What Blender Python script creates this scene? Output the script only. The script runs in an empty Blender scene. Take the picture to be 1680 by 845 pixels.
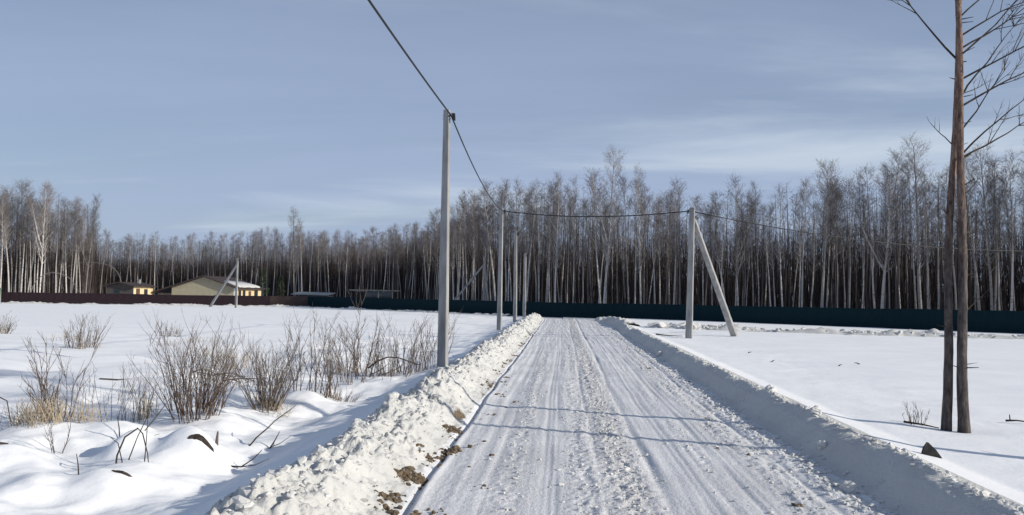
import bpy, math, random
import numpy as np
from mathutils import Vector, Matrix

R = math.radians
rng = random.Random(7)
nrng = np.random.default_rng(7)
SC = bpy.context.scene
COL = SC.collection

# ------------------------------------------------------------------ camera
cam_d = bpy.data.cameras.new('camera')
cam = bpy.data.objects.new('camera', cam_d)
COL.objects.link(cam)
cam_d.sensor_width = 36.0
cam_d.lens = 36.0 * 1300.0 / 1680.0
cam_d.clip_start = 0.1
cam_d.clip_end = 6000
cam.matrix_world = (Matrix.Translation((0, 0, 2.5)) @ Matrix.Rotation(math.atan(85 / 1300), 4, 'Z')
                    @ Matrix.Rotation(math.pi / 2 + math.atan(59.1 / 1300), 4, 'X')
                    @ Matrix.Rotation(R(0.95), 4, 'Z'))
SC.camera = cam

# ------------------------------------------------------------------ sky and sun
SUN_EL = R(23)
SUN_H = Vector((0.955, -0.297, 0)).normalized()
SUN_DIR = Vector((SUN_H.x * math.cos(SUN_EL), SUN_H.y * math.cos(SUN_EL), math.sin(SUN_EL)))
world = bpy.data.worlds.new('World')
SC.world = world
world.use_nodes = True
wt = world.node_tree
wt.nodes.clear()
def wn(t, **k):
    n = wt.nodes.new(t)
    for a, b in k.items():
        setattr(n, a, b)
    return n
sky = wn('ShaderNodeTexSky', sky_type='NISHITA')
sky.sun_disc = False
sky.sun_elevation = SUN_EL
sky.sun_rotation = math.atan2(SUN_H.x, SUN_H.y)
sky.altitude = 200
sky.air_density = 1.0
sky.dust_density = 0.6
sky.ozone_density = 1.5
bg = wn('ShaderNodeBackground')
bg.inputs['Strength'].default_value = 0.081
out = wn('ShaderNodeOutputWorld')
tc = wn('ShaderNodeTexCoord')
sep = wn('ShaderNodeSeparateXYZ')
wt.links.new(tc.outputs['Generated'], sep.inputs[0])
def wmath(op, a, b=None, c=None):
    n = wn('ShaderNodeMath', operation=op)
    for i, v in enumerate((a, b, c)):
        if v is None: continue
        if isinstance(v, (int, float)): n.inputs[i].default_value = v
        else: wt.links.new(v, n.inputs[i])
    return n.outputs[0]
zc = wmath('ADD', wmath('MAXIMUM', sep.outputs['Z'], 0.0), 0.09)
cx = wmath('DIVIDE', sep.outputs['X'], zc)
cy = wmath('DIVIDE', sep.outputs['Y'], zc)
comb = wn('ShaderNodeCombineXYZ')
wt.links.new(cx, comb.inputs[0]); wt.links.new(cy, comb.inputs[1])
CLOUD_OFF = (14.2, 10.25, 0)
def cloud(scale, rot, loc, size, detail, lo, hi):
    m = wn('ShaderNodeMapping')
    m.inputs['Scale'].default_value = scale
    m.inputs['Rotation'].default_value = (0, 0, R(rot))
    m.inputs['Location'].default_value = loc
    wt.links.new(comb.outputs[0], m.inputs[0])
    n = wn('ShaderNodeTexNoise')
    n.inputs['Scale'].default_value = size
    n.inputs['Detail'].default_value = detail
    n.inputs['Roughness'].default_value = 0.55
    n.inputs['Distortion'].default_value = 0.4
    wt.links.new(m.outputs[0], n.inputs['Vector'])
    r = wn('ShaderNodeMapRange')
    r.interpolation_type = 'SMOOTHSTEP'
    r.inputs['From Min'].default_value = lo
    r.inputs['From Max'].default_value = hi
    wt.links.new(n.outputs['Fac'], r.inputs['Value'])
    return r.outputs[0]
c1 = cloud((0.35, 1.0, 1), 8, (3.1, 1.7, 0), 0.55, 7, 0.30, 0.70)     # broad thin veil
c2 = cloud((0.42, 1.0, 1), -10, CLOUD_OFF, 0.75, 8, 0.50, 0.76)     # brighter streaks
# a thin even veil: its optical path grows towards the horizon
path = wmath('DIVIDE', 0.15, wmath('ADD', wmath('MAXIMUM', sep.outputs['Z'], 0.0), 0.07))
even = wmath('SUBTRACT', 1.0, wmath('POWER', 2.718, wmath('MULTIPLY', path, -1.0)))
veil = wmath('ADD', wmath('MULTIPLY', c1, 0.4), even)
fac = wmath('MINIMUM', veil, 0.9)
mix = wn('ShaderNodeMix', data_type='RGBA')
wt.links.new(fac, mix.inputs['Factor'])
wt.links.new(sky.outputs[0], mix.inputs['A'])
mix.inputs['B'].default_value = (4.7, 5.8, 8.2, 1)
mixc = wn('ShaderNodeMix', data_type='RGBA')
wt.links.new(wmath('MULTIPLY', c2, 0.95), mixc.inputs['Factor'])
wt.links.new(mix.outputs['Result'], mixc.inputs['A'])
mixc.inputs['B'].default_value = (7.0, 8.1, 9.4, 1)
wt.links.new(mixc.outputs['Result'], bg.inputs['Color'])
wt.links.new(bg.outputs[0], out.inputs[0])

sl = bpy.data.lights.new('sun', 'SUN')
sl.energy = 4.7
sl.angle = R(0.55)
sl.color = (1.0, 0.93, 0.81)
sun = bpy.data.objects.new('sun', sl)
COL.objects.link(sun)
sun.location = SUN_DIR * 60
sun.rotation_euler = (-SUN_DIR).to_track_quat('-Z', 'Y').to_euler()
SC.view_settings.view_transform = 'Standard'
SC.view_settings.look = 'None'
SC.view_settings.gamma = 1
SC.view_settings.exposure = 0.0
SC.view_settings.use_curve_mapping = False

# ------------------------------------------------------------------ materials
MATS = {}
def material(name, build):
    m = bpy.data.materials.new(name)
    m.use_nodes = True
    nt = m.node_tree
    b = nt.nodes['Principled BSDF']
    build(nt, b)
    MATS[name] = m
    return m
def node(nt, t, **k):
    n = nt.nodes.new(t)
    for a, v in k.items():
        setattr(n, a, v)
    return n
def noise(nt, scale, detail=4, rough=0.55, coord='Object', stretch=(1, 1, 1)):
    t = node(nt, 'ShaderNodeTexCoord')
    m = node(nt, 'ShaderNodeMapping')
    m.inputs['Scale'].default_value = stretch
    nt.links.new(t.outputs[coord], m.inputs[0])
    n = node(nt, 'ShaderNodeTexNoise')
    n.inputs['Scale'].default_value = scale
    n.inputs['Detail'].default_value = detail
    n.inputs['Roughness'].default_value = rough
    nt.links.new(m.outputs[0], n.inputs['Vector'])
    return n.outputs['Fac']
def ramp(nt, fac, stops):
    r = node(nt, 'ShaderNodeValToRGB')
    el = r.color_ramp.elements
    while len(el) < len(stops): el.new(0.5)
    for e, (p, c) in zip(el, stops):
        e.position = p
        e.color = (*c, 1)
    nt.links.new(fac, r.inputs[0])
    return r.outputs[0]
def bump(nt, b, h, strength, dist):
    n = node(nt, 'ShaderNodeBump')
    n.inputs['Strength'].default_value = strength
    n.inputs['Distance'].default_value = dist
    nt.links.new(h, n.inputs['Height'])
    nt.links.new(n.outputs[0], b.inputs['Normal'])
def simple(name, c1, c2, scale, rough=0.8, bs=0.3, bd=0.01, stretch=(1, 1, 1), metal=0.0, randv=False):
    def bld(nt, b):
        f = noise(nt, scale, stretch=stretch)
        c = ramp(nt, f, [(0.3, c1), (0.7, c2)])
        if randv:
            oi = node(nt, 'ShaderNodeObjectInfo')
            h = node(nt, 'ShaderNodeHueSaturation')
            mr = node(nt, 'ShaderNodeMapRange')
            mr.inputs['To Min'].default_value = 0.6
            mr.inputs['To Max'].default_value = 1.3
            nt.links.new(oi.outputs['Random'], mr.inputs['Value'])
            nt.links.new(mr.outputs[0], h.inputs['Value'])
            nt.links.new(c, h.inputs['Color'])
            c = h.outputs[0]
        nt.links.new(c, b.inputs['Base Color'])
        b.inputs['Roughness'].default_value = rough
        b.inputs['Metallic'].default_value = metal
        b.inputs['Specular IOR Level'].default_value = 0.25
        if bs: bump(nt, b, f, bs, bd)
    return material(name, bld)

def snow(name, lo, hi, bump_scale, bs, bd, dirt=False, stretch=(1, 1, 1)):
    def bld(nt, b):
        f1 = noise(nt, 0.7, 4)
        c = ramp(nt, f1, [(0.3, lo), (0.7, hi)])
        f2 = noise(nt, bump_scale, 6, 0.65, stretch=stretch)
        if dirt:
            at = node(nt, 'ShaderNodeAttribute', attribute_name='dirt')
            f3 = noise(nt, 14, 5, 0.7)
            dm = node(nt, 'ShaderNodeMath', operation='MULTIPLY_ADD')
            dm.inputs[1].default_value = 0.9
            dm.inputs[2].default_value = -0.45
            nt.links.new(f3, dm.inputs[0])
            ad = node(nt, 'ShaderNodeMath', operation='ADD')
            nt.links.new(dm.outputs[0], ad.inputs[0])
            nt.links.new(at.outputs['Fac'], ad.inputs[1])
            mr = node(nt, 'ShaderNodeMapRange', interpolation_type='SMOOTHSTEP')
            mr.inputs['From Min'].default_value = 0.35
            mr.inputs['From Max'].default_value = 0.62
            nt.links.new(ad.outputs[0], mr.inputs['Value'])
            dc = ramp(nt, noise(nt, 40, 4), [(0.35, (0.09, 0.065, 0.045)), (0.7, (0.24, 0.19, 0.13))])
            mx = node(nt, 'ShaderNodeMix', data_type='RGBA')
            nt.links.new(mr.outputs[0], mx.inputs['Factor'])
            nt.links.new(c, mx.inputs['A'])
            nt.links.new(dc, mx.inputs['B'])
            c = mx.outputs['Result']
            # soft grit staining
            at2 = node(nt, 'ShaderNodeAttribute', attribute_name='grit')
            g = noise(nt, 30, 5, 0.75)
            gm = node(nt, 'ShaderNodeMapRange')
            gm.inputs['From Min'].default_value = 0.42
            gm.inputs['From Max'].default_value = 0.68
            nt.links.new(g, gm.inputs['Value'])
            gx = node(nt, 'ShaderNodeMath', operation='MULTIPLY')
            nt.links.new(gm.outputs[0], gx.inputs[0])
            nt.links.new(at2.outputs['Fac'], gx.inputs[1])
            mx2 = node(nt, 'ShaderNodeMix', data_type='RGBA')
            nt.links.new(gx.outputs[0], mx2.inputs['Factor'])
            nt.links.new(c, mx2.inputs['A'])
            mx2.inputs['B'].default_value = (0.26, 0.235, 0.205, 1)
            c = mx2.outputs['Result']
        nt.links.new(c, b.inputs['Base Color'])
        b.inputs['Roughness'].default_value = 0.7
        b.inputs['Specular IOR Level'].default_value = 0.2
        bump(nt, b, f2, bs, bd)
    return material(name, bld)

M_SNOW = snow('field_snow', (0.83, 0.845, 0.875), (0.89, 0.90, 0.915), 9, 0.25, 0.04)
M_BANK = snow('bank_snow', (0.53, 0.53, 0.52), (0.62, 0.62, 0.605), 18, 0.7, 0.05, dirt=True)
M_ROAD = snow('packed_snow', (0.60, 0.61, 0.64), (0.75, 0.76, 0.79), 26, 0.55, 0.03, dirt=True, stretch=(1, 0.45, 1))
M_CLOD = snow('clod_snow', (0.54, 0.54, 0.53), (0.64, 0.64, 0.63), 25, 0.4, 0.02)
M_DIRT = simple('frozen_dirt', (0.07, 0.05, 0.035), (0.2, 0.155, 0.105), 25, 0.9, 0.5, 0.02)
M_TWIG = simple('twig_bark', (0.1, 0.086, 0.083), (0.23, 0.205, 0.2), 3, 0.9, 0, randv=True)
M_TWIG2 = simple('back_twigs', (0.06, 0.048, 0.045), (0.12, 0.1, 0.094), 2, 0.9, 0)
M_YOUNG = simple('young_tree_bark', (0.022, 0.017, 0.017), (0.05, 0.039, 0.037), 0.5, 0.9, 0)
M_BACKTRUNK = simple('back_trunk_bark', (0.045, 0.037, 0.036), (0.15, 0.132, 0.125), 0.6, 0.9, 0, stretch=(1, 1, 0.15))
M_SHRUB = simple('shrub_bark', (0.05, 0.036, 0.03), (0.14, 0.1, 0.08), 9, 0.9, 0.2)
M_SHRUB2 = simple('willow_twigs', (0.075, 0.059, 0.051), (0.15, 0.12, 0.1), 9, 0.9, 0)
M_DEAD = simple('dead_wood', (0.022, 0.017, 0.015), (0.075, 0.058, 0.05), 14, 0.9, 0.4)
M_GRASS = simple('dry_grass', (0.24, 0.19, 0.13), (0.4, 0.34, 0.26), 6, 0.9, 0)
M_CONC = simple('pole_concrete', (0.2, 0.2, 0.2), (0.38, 0.375, 0.37), 5, 0.85, 0.35, 0.012, stretch=(1, 1, 0.2))
M_STEEL = simple('galvanised_steel', (0.3, 0.31, 0.32), (0.42, 0.43, 0.44), 8, 0.5, 0, metal=0.6)
M_BLACK = simple('black_plastic', (0.015, 0.015, 0.017), (0.025, 0.025, 0.028), 8, 0.5, 0)
M_FGREEN = simple('green_sheet', (0.004, 0.019, 0.027), (0.006, 0.025, 0.033), 0.8, 0.55, 0)
M_FGREEN2 = simple('bright_green_sheet', (0.012, 0.10, 0.06), (0.018, 0.125, 0.075), 0.8, 0.45, 0)
M_FBROWN = simple('dark_brown_sheet', (0.022, 0.015, 0.02), (0.032, 0.021, 0.026), 0.8, 0.5, 0)
M_FBROWN2 = simple('brown_sheet', (0.045, 0.03, 0.028), (0.06, 0.04, 0.036), 0.8, 0.5, 0)
M_BEIGE = simple('dim_beige_wall_and_trim', (0.31, 0.28, 0.20), (0.37, 0.335, 0.25), 1.2, 0.8, 0.1)  # house walls off the sun, dimness put into the colour; also gazebo trim
M_YELLOW = simple('sunlit_cream_wall', (0.62, 0.50, 0.30), (0.70, 0.57, 0.36), 1.2, 0.8, 0.1)  # sun-facing side walls, their sunlit brightness put into the colour
M_ROOF = simple('brown_roof', (0.035, 0.026, 0.026), (0.06, 0.042, 0.04), 1.5, 0.7, 0.2)
M_DARKWALL = simple('dark_timber', (0.055, 0.05, 0.05), (0.085, 0.075, 0.07), 2, 0.8, 0.2)
M_GREYROOF = simple('grey_roof', (0.13, 0.15, 0.17), (0.19, 0.21, 0.23), 1.5, 0.6, 0.1)
M_WOOD = simple('door_wood', (0.09, 0.045, 0.03), (0.14, 0.07, 0.045), 5, 0.6, 0)
M_WHITE = simple('white_frame', (0.66, 0.65, 0.6), (0.75, 0.74, 0.7), 3, 0.6, 0)
M_NEEDLE = simple('conifer_needles', (0.022, 0.036, 0.02), (0.05, 0.07, 0.034), 3, 0.8, 0)
for m_ in (M_FGREEN, M_FBROWN): m_.node_tree.nodes['Principled BSDF'].inputs['Specular IOR Level'].default_value = 0.08
def _glass(nt, b):
    b.inputs['Base Color'].default_value = (0.03, 0.04, 0.05, 1)
    b.inputs['Roughness'].default_value = 0.08
M_GLASS = material('window_glass', _glass)

def _birch(nt, b):
    n1 = noise(nt, 3.2, 5, 0.6, stretch=(1, 1, 1.6))
    n2 = noise(nt, 0.8, 3, 0.5, stretch=(1, 1, 0.25))
    c1 = ramp(nt, n1, [(0.33, (0.12, 0.1, 0.095)), (0.42, (0.6, 0.57, 0.54)), (0.75, (0.8, 0.77, 0.74))])
    c2 = ramp(nt, n2, [(0.3, (0.6, 0.57, 0.55)), (0.6, (1, 1, 1))])
    mx = node(nt, 'ShaderNodeMix', data_type='RGBA', blend_type='MULTIPLY')
    mx.inputs['Factor'].default_value = 1
    nt.links.new(c1, mx.inputs['A']); nt.links.new(c2, mx.inputs['B'])
    # thin upper limbs are brown: by height along the trunk
    t = node(nt, 'ShaderNodeTexCoord')
    s = node(nt, 'ShaderNodeSeparateXYZ')
    nt.links.new(t.outputs['Object'], s.inputs[0])
    mr = node(nt, 'ShaderNodeMapRange')
    mr.inputs['From Min'].default_value = 9
    mr.inputs['From Max'].default_value = 16
    mr.inputs['To Max'].default_value = 0.5
    nt.links.new(s.outputs['Z'], mr.inputs['Value'])
    mx2 = node(nt, 'ShaderNodeMix', data_type='RGBA')
    nt.links.new(mr.outputs[0], mx2.inputs['Factor'])
    nt.links.new(mx.outputs['Result'], mx2.inputs['A'])
    mx2.inputs['B'].default_value = (0.22, 0.18, 0.165, 1)
    oi = node(nt, 'ShaderNodeObjectInfo')
    h = node(nt, 'ShaderNodeHueSaturation')
    m3 = node(nt, 'ShaderNodeMapRange')
    m3.inputs['To Min'].default_value = 0.28
    m3.inputs['To Max'].default_value = 1.15
    nt.links.new(oi.outputs['Random'], m3.inputs['Value'])
    nt.links.new(m3.outputs[0], h.inputs['Value'])
    nt.links.new(mx2.outputs['Result'], h.inputs['Color'])
    nt.links.new(h.outputs[0], b.inputs['Base Color'])
    b.inputs['Roughness'].default_value = 0.8
M_BIRCH = material('birch_bark', _birch)

def _pine(nt, b):
    f = noise(nt, 13, 7, 0.75, stretch=(1, 1, 0.25))
    grey = ramp(nt, f, [(0.38, (0.02, 0.016, 0.015)), (0.55, (0.085, 0.07, 0.066)), (0.72, (0.19, 0.165, 0.155))])
    red = ramp(nt, f, [(0.38, (0.05, 0.03, 0.025)), (0.52, (0.2, 0.125, 0.095)), (0.68, (0.4, 0.27, 0.2))])
    t = node(nt, 'ShaderNodeTexCoord')
    s = node(nt, 'ShaderNodeSeparateXYZ')
    nt.links.new(t.outputs['Object'], s.inputs[0])
    mr = node(nt, 'ShaderNodeMapRange')
    mr.inputs['From Min'].default_value = 2.6
    mr.inputs['From Max'].default_value = 6.0
    nt.links.new(s.outputs['Z'], mr.inputs['Value'])
    mx = node(nt, 'ShaderNodeMix', data_type='RGBA')
    nt.links.new(mr.outputs[0], mx.inputs['Factor'])
    nt.links.new(grey, mx.inputs['A']); nt.links.new(red, mx.inputs['B'])
    nt.links.new(mx.outputs['Result'], b.inputs['Base Color'])
    b.inputs['Roughness'].default_value = 0.9
    bump(nt, b, f, 0.9, 0.03)
M_PINE = material('pine_bark', _pine)

# ------------------------------------------------------------------ mesh helpers
class MB:
    def __init__(s):
        s.v = []; s.f = []
    def tube(s, pts, rad, sides=5, cap=True):
        pts = [Vector(p) for p in pts]
        base = len(s.v)
        n = len(pts)
        prev = None
        for i, p in enumerate(pts):
            d = (pts[min(i + 1, n - 1)] - pts[max(i - 1, 0)])
            if d.length < 1e-9: d = Vector((0, 0, 1))
            d.normalize()
            a = Vector((1, 0, 0)) if abs(d.x) < 0.9 else Vector((0, 1, 0))
            if prev is not None: a = prev
            u = (a - d * a.dot(d)).normalized()
            prev = u
            w = d.cross(u)
            r = rad[i] if hasattr(rad, '__len__') else rad
            for k in range(sides):
                t = 2 * math.pi * k / sides
                s.v.append(p + u * (r * math.cos(t)) + w * (r * math.sin(t)))
        for i in range(n - 1):
            for k in range(sides):
                k2 = (k + 1) % sides
                s.f.append((base + i * sides + k, base + i * sides + k2, base + (i + 1) * sides + k2, base + (i + 1) * sides + k))
        if cap:
            s.f.append(tuple(base + (n - 1) * sides + k for k in range(sides)))
            s.f.append(tuple(base + k for k in reversed(range(sides))))
    def sliver(s, a, b, w, rg=rng):
        a = Vector(a); b = Vector(b)
        d = (b - a).normalized()
        q = Vector((rg.uniform(-1, 1), rg.uniform(-1, 1), rg.uniform(-1, 1)))
        u = d.cross(q)
        if u.length < 1e-4: u = Vector((1, 0, 0))
        u.normalize()
        i = len(s.v)
        s.v += [a - u * w * 0.5, a + u * w * 0.5, b]
        s.f.append((i, i + 1, i + 2))
    def box(s, lo, hi):
        x0, y0, z0 = lo; x1, y1, z1 = hi
        s.hexa([(x0, y0, z0), (x1, y0, z0), (x1, y1, z0), (x0, y1, z0), (x0, y0, z1), (x1, y0, z1), (x1, y1, z1), (x0, y1, z1)])
    def hexa(s, p):
        i = len(s.v)
        s.v += [Vector(q) for q in p]
        for f in ((3, 2, 1, 0), (4, 5, 6, 7), (0, 1, 5, 4), (1, 2, 6, 5), (2, 3, 7, 6), (3, 0, 4, 7)):
            s.f.append(tuple(i + k for k in f))
    def mesh(s, name, mat, smooth=False):
        m = bpy.data.meshes.new(name)
        m.from_pydata([tuple(v) for v in s.v], [], s.f)
        m.materials.append(mat)
        if smooth: m.polygons.foreach_set('use_smooth', [True] * len(m.polygons))
        m.update()
        return m
    def obj(s, name, mat, parent=None, smooth=False):
        return link(name, s.mesh(name, mat, smooth), parent)
def link(name, data, parent=None, loc=None):
    o = bpy.data.objects.new(name, data)
    COL.objects.link(o)
    if parent: o.parent = parent
    if loc is not None: o.location = loc
    return o
def thing(name, label, cat, loc=(0, 0, 0), rz=0.0, group=None):
    o = link(name, None, None, loc)
    o.rotation_euler.z = rz
    o.empty_display_size = 0.3
    return tag(o, label, cat, group)
def tag(o, label, cat, group=None):
    o['label'] = label; o['category'] = cat
    if group: o['group'] = group
    return o
def kind(o, k, label=None):
    o['kind'] = k
    if label: o['label'] = label
    return o
def np_mesh(name, verts, faces, mat, smooth=True):
    """verts (n,3), faces (m,3|4) arrays"""
    m = bpy.data.meshes.new(name)
    k = faces.shape[1]
    m.vertices.add(len(verts)); m.loops.add(faces.size); m.polygons.add(len(faces))
    m.vertices.foreach_set('co', np.ascontiguousarray(verts, dtype=np.float32).ravel())
    m.loops.foreach_set('vertex_index', np.ascontiguousarray(faces, dtype=np.int32).ravel())
    m.polygons.foreach_set('loop_start', np.arange(0, faces.size, k, dtype=np.int32))
    m.polygons.foreach_set('use_smooth', np.full(len(faces), smooth))
    m.materials.append(mat)
    m.update(calc_edges=True)
    return m

# ------------------------------------------------------------------ noise
_perm = np.random.default_rng(3).permutation(512)
_ang = np.random.default_rng(4).uniform(0, 2 * np.pi, 512)
_gx, _gy = np.cos(_ang), np.sin(_ang)
def pn(x, y, seed=0):
    x = np.asarray(x, float) + seed * 17.31; y = np.asarray(y, float) - seed * 9.77
    xi = np.floor(x).astype(int); yi = np.floor(y).astype(int)
    xf = x - xi; yf = y - yi
    u = xf * xf * xf * (xf * (xf * 6 - 15) + 10); v = yf * yf * yf * (yf * (yf * 6 - 15) + 10)
    def g(a, b, dx, dy):
        h = _perm[(_perm[a & 511] + b) & 511]
        return _gx[h] * dx + _gy[h] * dy
    n0 = g(xi, yi, xf, yf) * (1 - u) + g(xi + 1, yi, xf - 1, yf) * u
    n1 = g(xi, yi + 1, xf, yf - 1) * (1 - u) + g(xi + 1, yi + 1, xf - 1, yf - 1) * u
    return 1.4 * (n0 * (1 - v) + n1 * v)
def fbm(x, y, o=4, seed=0, gain=0.5):
    s = 0; a = 1.0
    for i in range(o):
        s = s + a * pn(x * 2 ** i, y * 2 ** i, seed + i * 5)
        a *= gain
    return s
def ss(x, a, b):
    t = np.clip((x - a) / (b - a), 0, 1)
    return t * t * (3 - 2 * t)
def gauss(x, c, w): return np.exp(-((x - c) / w) ** 2)

# ------------------------------------------------------------------ terrain
PX = np.array([-400, -60, -25, -12, -8.5, -7.0, -6.0, -5.0, -4.2, -3.6, -3.2, -2.85, -2.5, -2.05, -1.9, 3.85, 4.0, 4.27, 4.5, 4.75, 5.5, 8, 20, 60, 400])
PZ = np.array([-.05, -.08, -.12, -.22, -.30, -.32, -.28, -.15, .02, .2, .42, .6, .5, .1, .02, .02, .09, .32, .43, .36, .23, .17, .1, 0, 0])
MOUNDS = [(-6.15, 12.95, .42, .44), (-5.75, 12.6, .32, .26), (-7.15, 12.9, .45, .36), (-6.4, 10.9, .5, .22), (-5.4, 14.6, .7, .22), (-8.2, 14.1, .8, .25),
          (-7.0, 15.4, .9, .2), (-9.4, 14.0, .8, .2), (-6.3, 20, 1.0, .18), (-5.4, 24.5, 1.1, .16), (-7.4, 10.6, .5, .15), (-8.8, 12.2, .6, .18), (-4.9, 17.3, .8, .14)]
def crumb_w(x):
    return np.clip(0.55 * gauss(x, -.7, .22) + .6 * gauss(x, .27, .2) + 1.0 * gauss(x, .86, .3) + .35 * gauss(x, 2.1, .18) + .75 * gauss(x, 2.95, .3) + .9 * gauss(x, 3.6, .25) + .25 * gauss(x, -1.45, .2), 0, 1)
def terrain(x, y):
    x = np.asarray(x, float); y = np.asarray(y, float)
    end = 1 - ss(y, 78, 88)                       # banks and road relief fade out at the cross road
    wob = 0.16 * pn(y * 0.21, 0 * y, 11) + 0.07 * pn(y * 0.9, 0 * y, 12)
    wl = gauss(x, -2.7, 1.6); wr = gauss(x, 4.5, 1.0)
    xx = x + wob * np.clip(wl, 0, 1) + 0.6 * wob * wr
    z = np.interp(xx, PX, PZ)
    flat = np.where(x < 0, -0.06, 0.02)
    z = z * end + flat * (1 - end)
    # right bank is broken by a gap where a track leaves
    gap = gauss(y, 53.5, 1.6) * ss(x, 3.6, 4.0) * (1 - ss(x, 6, 9))
    z = z - gap * 0.25 * end
    # left field drifts
    lf = 1 - ss(x, -5.6, -4.2)
    fade = 1 - 0.75 * ss(y, 25, 60)
    drift = fbm(x * 0.33 + 0.1 * y, y * 0.42, 4, 21, 0.45)
    z = z + lf * fade * (0.25 * drift + 0.03 * fbm(x * 1.7, y * 2.2, 3, 25))
    for mx, my, r, h in MOUNDS:
        z = z + h * np.exp(-(((x - mx) / r) ** 2 + ((y - my) / (r * 1.1)) ** 2))
    z = z - 0.2 * gauss(x, -5.2, .95) * (1 - ss(y, 20, 32))      # roadside ditch
    # shoulder between the left bank and the field: softer waves
    sh = gauss(x, -4.4, .9)
    z = z + sh * 0.07 * fbm(x * 0.8, y * 0.5, 3, 31) * end
    # right field: nearly flat
    rf = ss(x, 4.7, 6)
    z = z + rf * (0.035 * fbm(x * 0.25, y * 0.3, 3, 41) + 0.006 * fbm(x * 2.2, y * 2.2, 3, 44))
    # pine hollow
    z = z - 0.05 * np.exp(-((x - 7.08) ** 2 + (y - 14.9) ** 2) / 0.35)
    # left bank lumps
    wbL = np.exp(-(np.abs((xx + 2.72) / .72)) ** 4) * end
    lump = np.abs(pn(x * 2.3, y * 2.0, 51)) * 0.75 + np.abs(pn(x * 5.1, y * 4.6, 52)) * 0.55 + np.abs(pn(x * 11, y * 10, 53)) * 0.3
    z = z + wbL * (0.13 * lump - 0.06 + 0.10 * fbm(x * 2.6, y * 2.2, 5, 58, .58) + 0.035 * fbm(x * 11, y * 10, 3, 57, .6)) + wbL * 0.1 * pn(y * 0.7, x * .5, 56)
    # right bank crest lumps
    wbR = gauss(xx, 4.58, .17) * end
    z = z + wbR * (0.05 * fbm(x * 5, y * 4, 4, 61) + 0.07 * pn(y * 0.55, 0 * y, 66))
    wfR = gauss(xx, 4.2, .25) * end
    z = z + wfR * 0.025 * fbm(x * 3, y * 3, 4, 63)
    # road relief
    wR = ss(x, -2.0, -1.75) * (1 - ss(x, 3.8, 4.0)) * end
    w2 = 0.05 * pn(y * 0.12, 0 * y, 71) + 0.02 * pn(y * 0.5, 0 * y, 72)
    xr = x + w2
    r = 0.022 * pn(xr * 1.9, y * 0.1, 73) + 0.013 * pn(xr * 6, y * 0.25, 74) + 0.004 * pn(xr * 17, y * 0.5, 75)
    for c, w, d in ((1.28, .075, .055), (-.08, .03, .016), (-.17, .025, .016), (-.27, .035, .02), (1.72, .03, .014), (1.83, .03, .014), (2.35, .06, .025), (2.48, .03, .015),
                    (-1.15, .09, .018), (.52, .04, .022), (3.25, .05, .03), (-.95, .03, .012), (2.0, .05, .012)):
        br = 0.55 + 0.45 * pn(y * 0.35, c * 3 + 0 * y, 76)
        r = r - d * br * gauss(xr, c, w)
    tread = np.sin(y * 26) * (0.006 * gauss(xr, 1.15, .07) + 0.004 * gauss(xr, -1.12, .06))
    cw = crumb_w(xr) * np.clip(0.75 + 0.6 * pn(y * 0.3, xr * 1.2, 78), 0.15, 1)
    r = r + tread + cw * (0.036 * fbm(x * 7, y * 6, 3, 81, .6) + 0.018 * np.abs(pn(x * 15, y * 13, 84)))
    # plough-blade crease along the left edge
    cr = xr + 1.78 + 0.05 * pn(y * 0.4, 0 * y, 91)
    r = r - 0.062 * gauss(cr, 0, .04) + 0.02 * gauss(cr, .085, .05)
    z = z + wR * r
    return z
def gz(x, y): return float(terrain(np.array([x]), np.array([y]))[0])

def lin(a, b, s): return list(np.arange(a, b - 1e-6, s))
def geo(a, b, n, p0):   # growing steps from a to b
    t = np.linspace(0, 1, n + 1)[1:]
    k = (np.exp(t * p0) - 1) / (math.exp(p0) - 1)
    return list(a + (b - a) * k)
xs = sorted([-v for v in geo(12.0, 1500, 46, 5.2)]) + lin(-12, -5, .075) + lin(-5, -3.4, .04) + lin(-3.4, 3.9, .026) + lin(3.9, 5.0, .026) + lin(5.0, 9.4, .085) + [9.4] + geo(9.4, 1500, 60, 5.6)
ys = [-60, -45, -32, -22, -15, -9, -4, -1, 1.5, 3.0, 4.2, 5.0, 5.6]
y_ = 6.0
while y_ < 135:
    ys.append(y_); y_ *= 1.0056
ys += geo(y_, 2500, 40, 4.5)
xs = np.array(xs); ys = np.array(ys, float)
X, Y = np.meshgrid(xs, ys)
Z = terrain(X.ravel(), Y.ravel()).reshape(X.shape)
far = ss(np.hypot(X, Y), 150, 400)
Z = Z * (1 - far)
V = np.stack([X, Y, Z], -1)
du = np.gradient(V, axis=1); dv = np.gradient(V, axis=0)
N = np.cross(du, dv); N /= np.linalg.norm(N, axis=-1, keepdims=True)
# dirt and grit masks (real stains on the surface)
def dirt_mask(x, y):
    d = np.zeros_like(x)
    for cx_, cy_, rx, ry, s in DIRT:
        d = np.maximum(d, s * np.exp(-(((x - cx_) / rx) ** 2 + ((y - cy_) / ry) ** 2)))
    foot = gauss(x, -1.98, .14) * np.clip(1.9 * pn(x * 1.2, y * 0.75, 95) - 0.1 + .3 * pn(x * 6, y * 3, 96), 0, 1) * ss(y, 8, 11)
    d = np.maximum(d, 0.85 * foot)
    sp = gauss(x, -1.35, .3) * np.clip(2.4 * pn(x * 1.6, y * 1.3, 97) - 1.0, 0, 1) * .75
    sp2 = gauss(x, 3.2, .45) * np.clip(2.4 * pn(x * 2.2, y * .8, 98) - 1.05, 0, 1) * .7
    return np.maximum(np.maximum(d, sp), sp2)
DIRT = [(-2.0, 10.2, .12, .22, 1.0), (-1.85, 10.4, .08, .2, .9), (-2.02, 9.25, .13, .15, .85), (-1.75, 12.4, .13, .2, .75), (-1.95, 14.2, .14, .2, .75), (3.75, 12.4, .12, .3, .55)]
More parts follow.
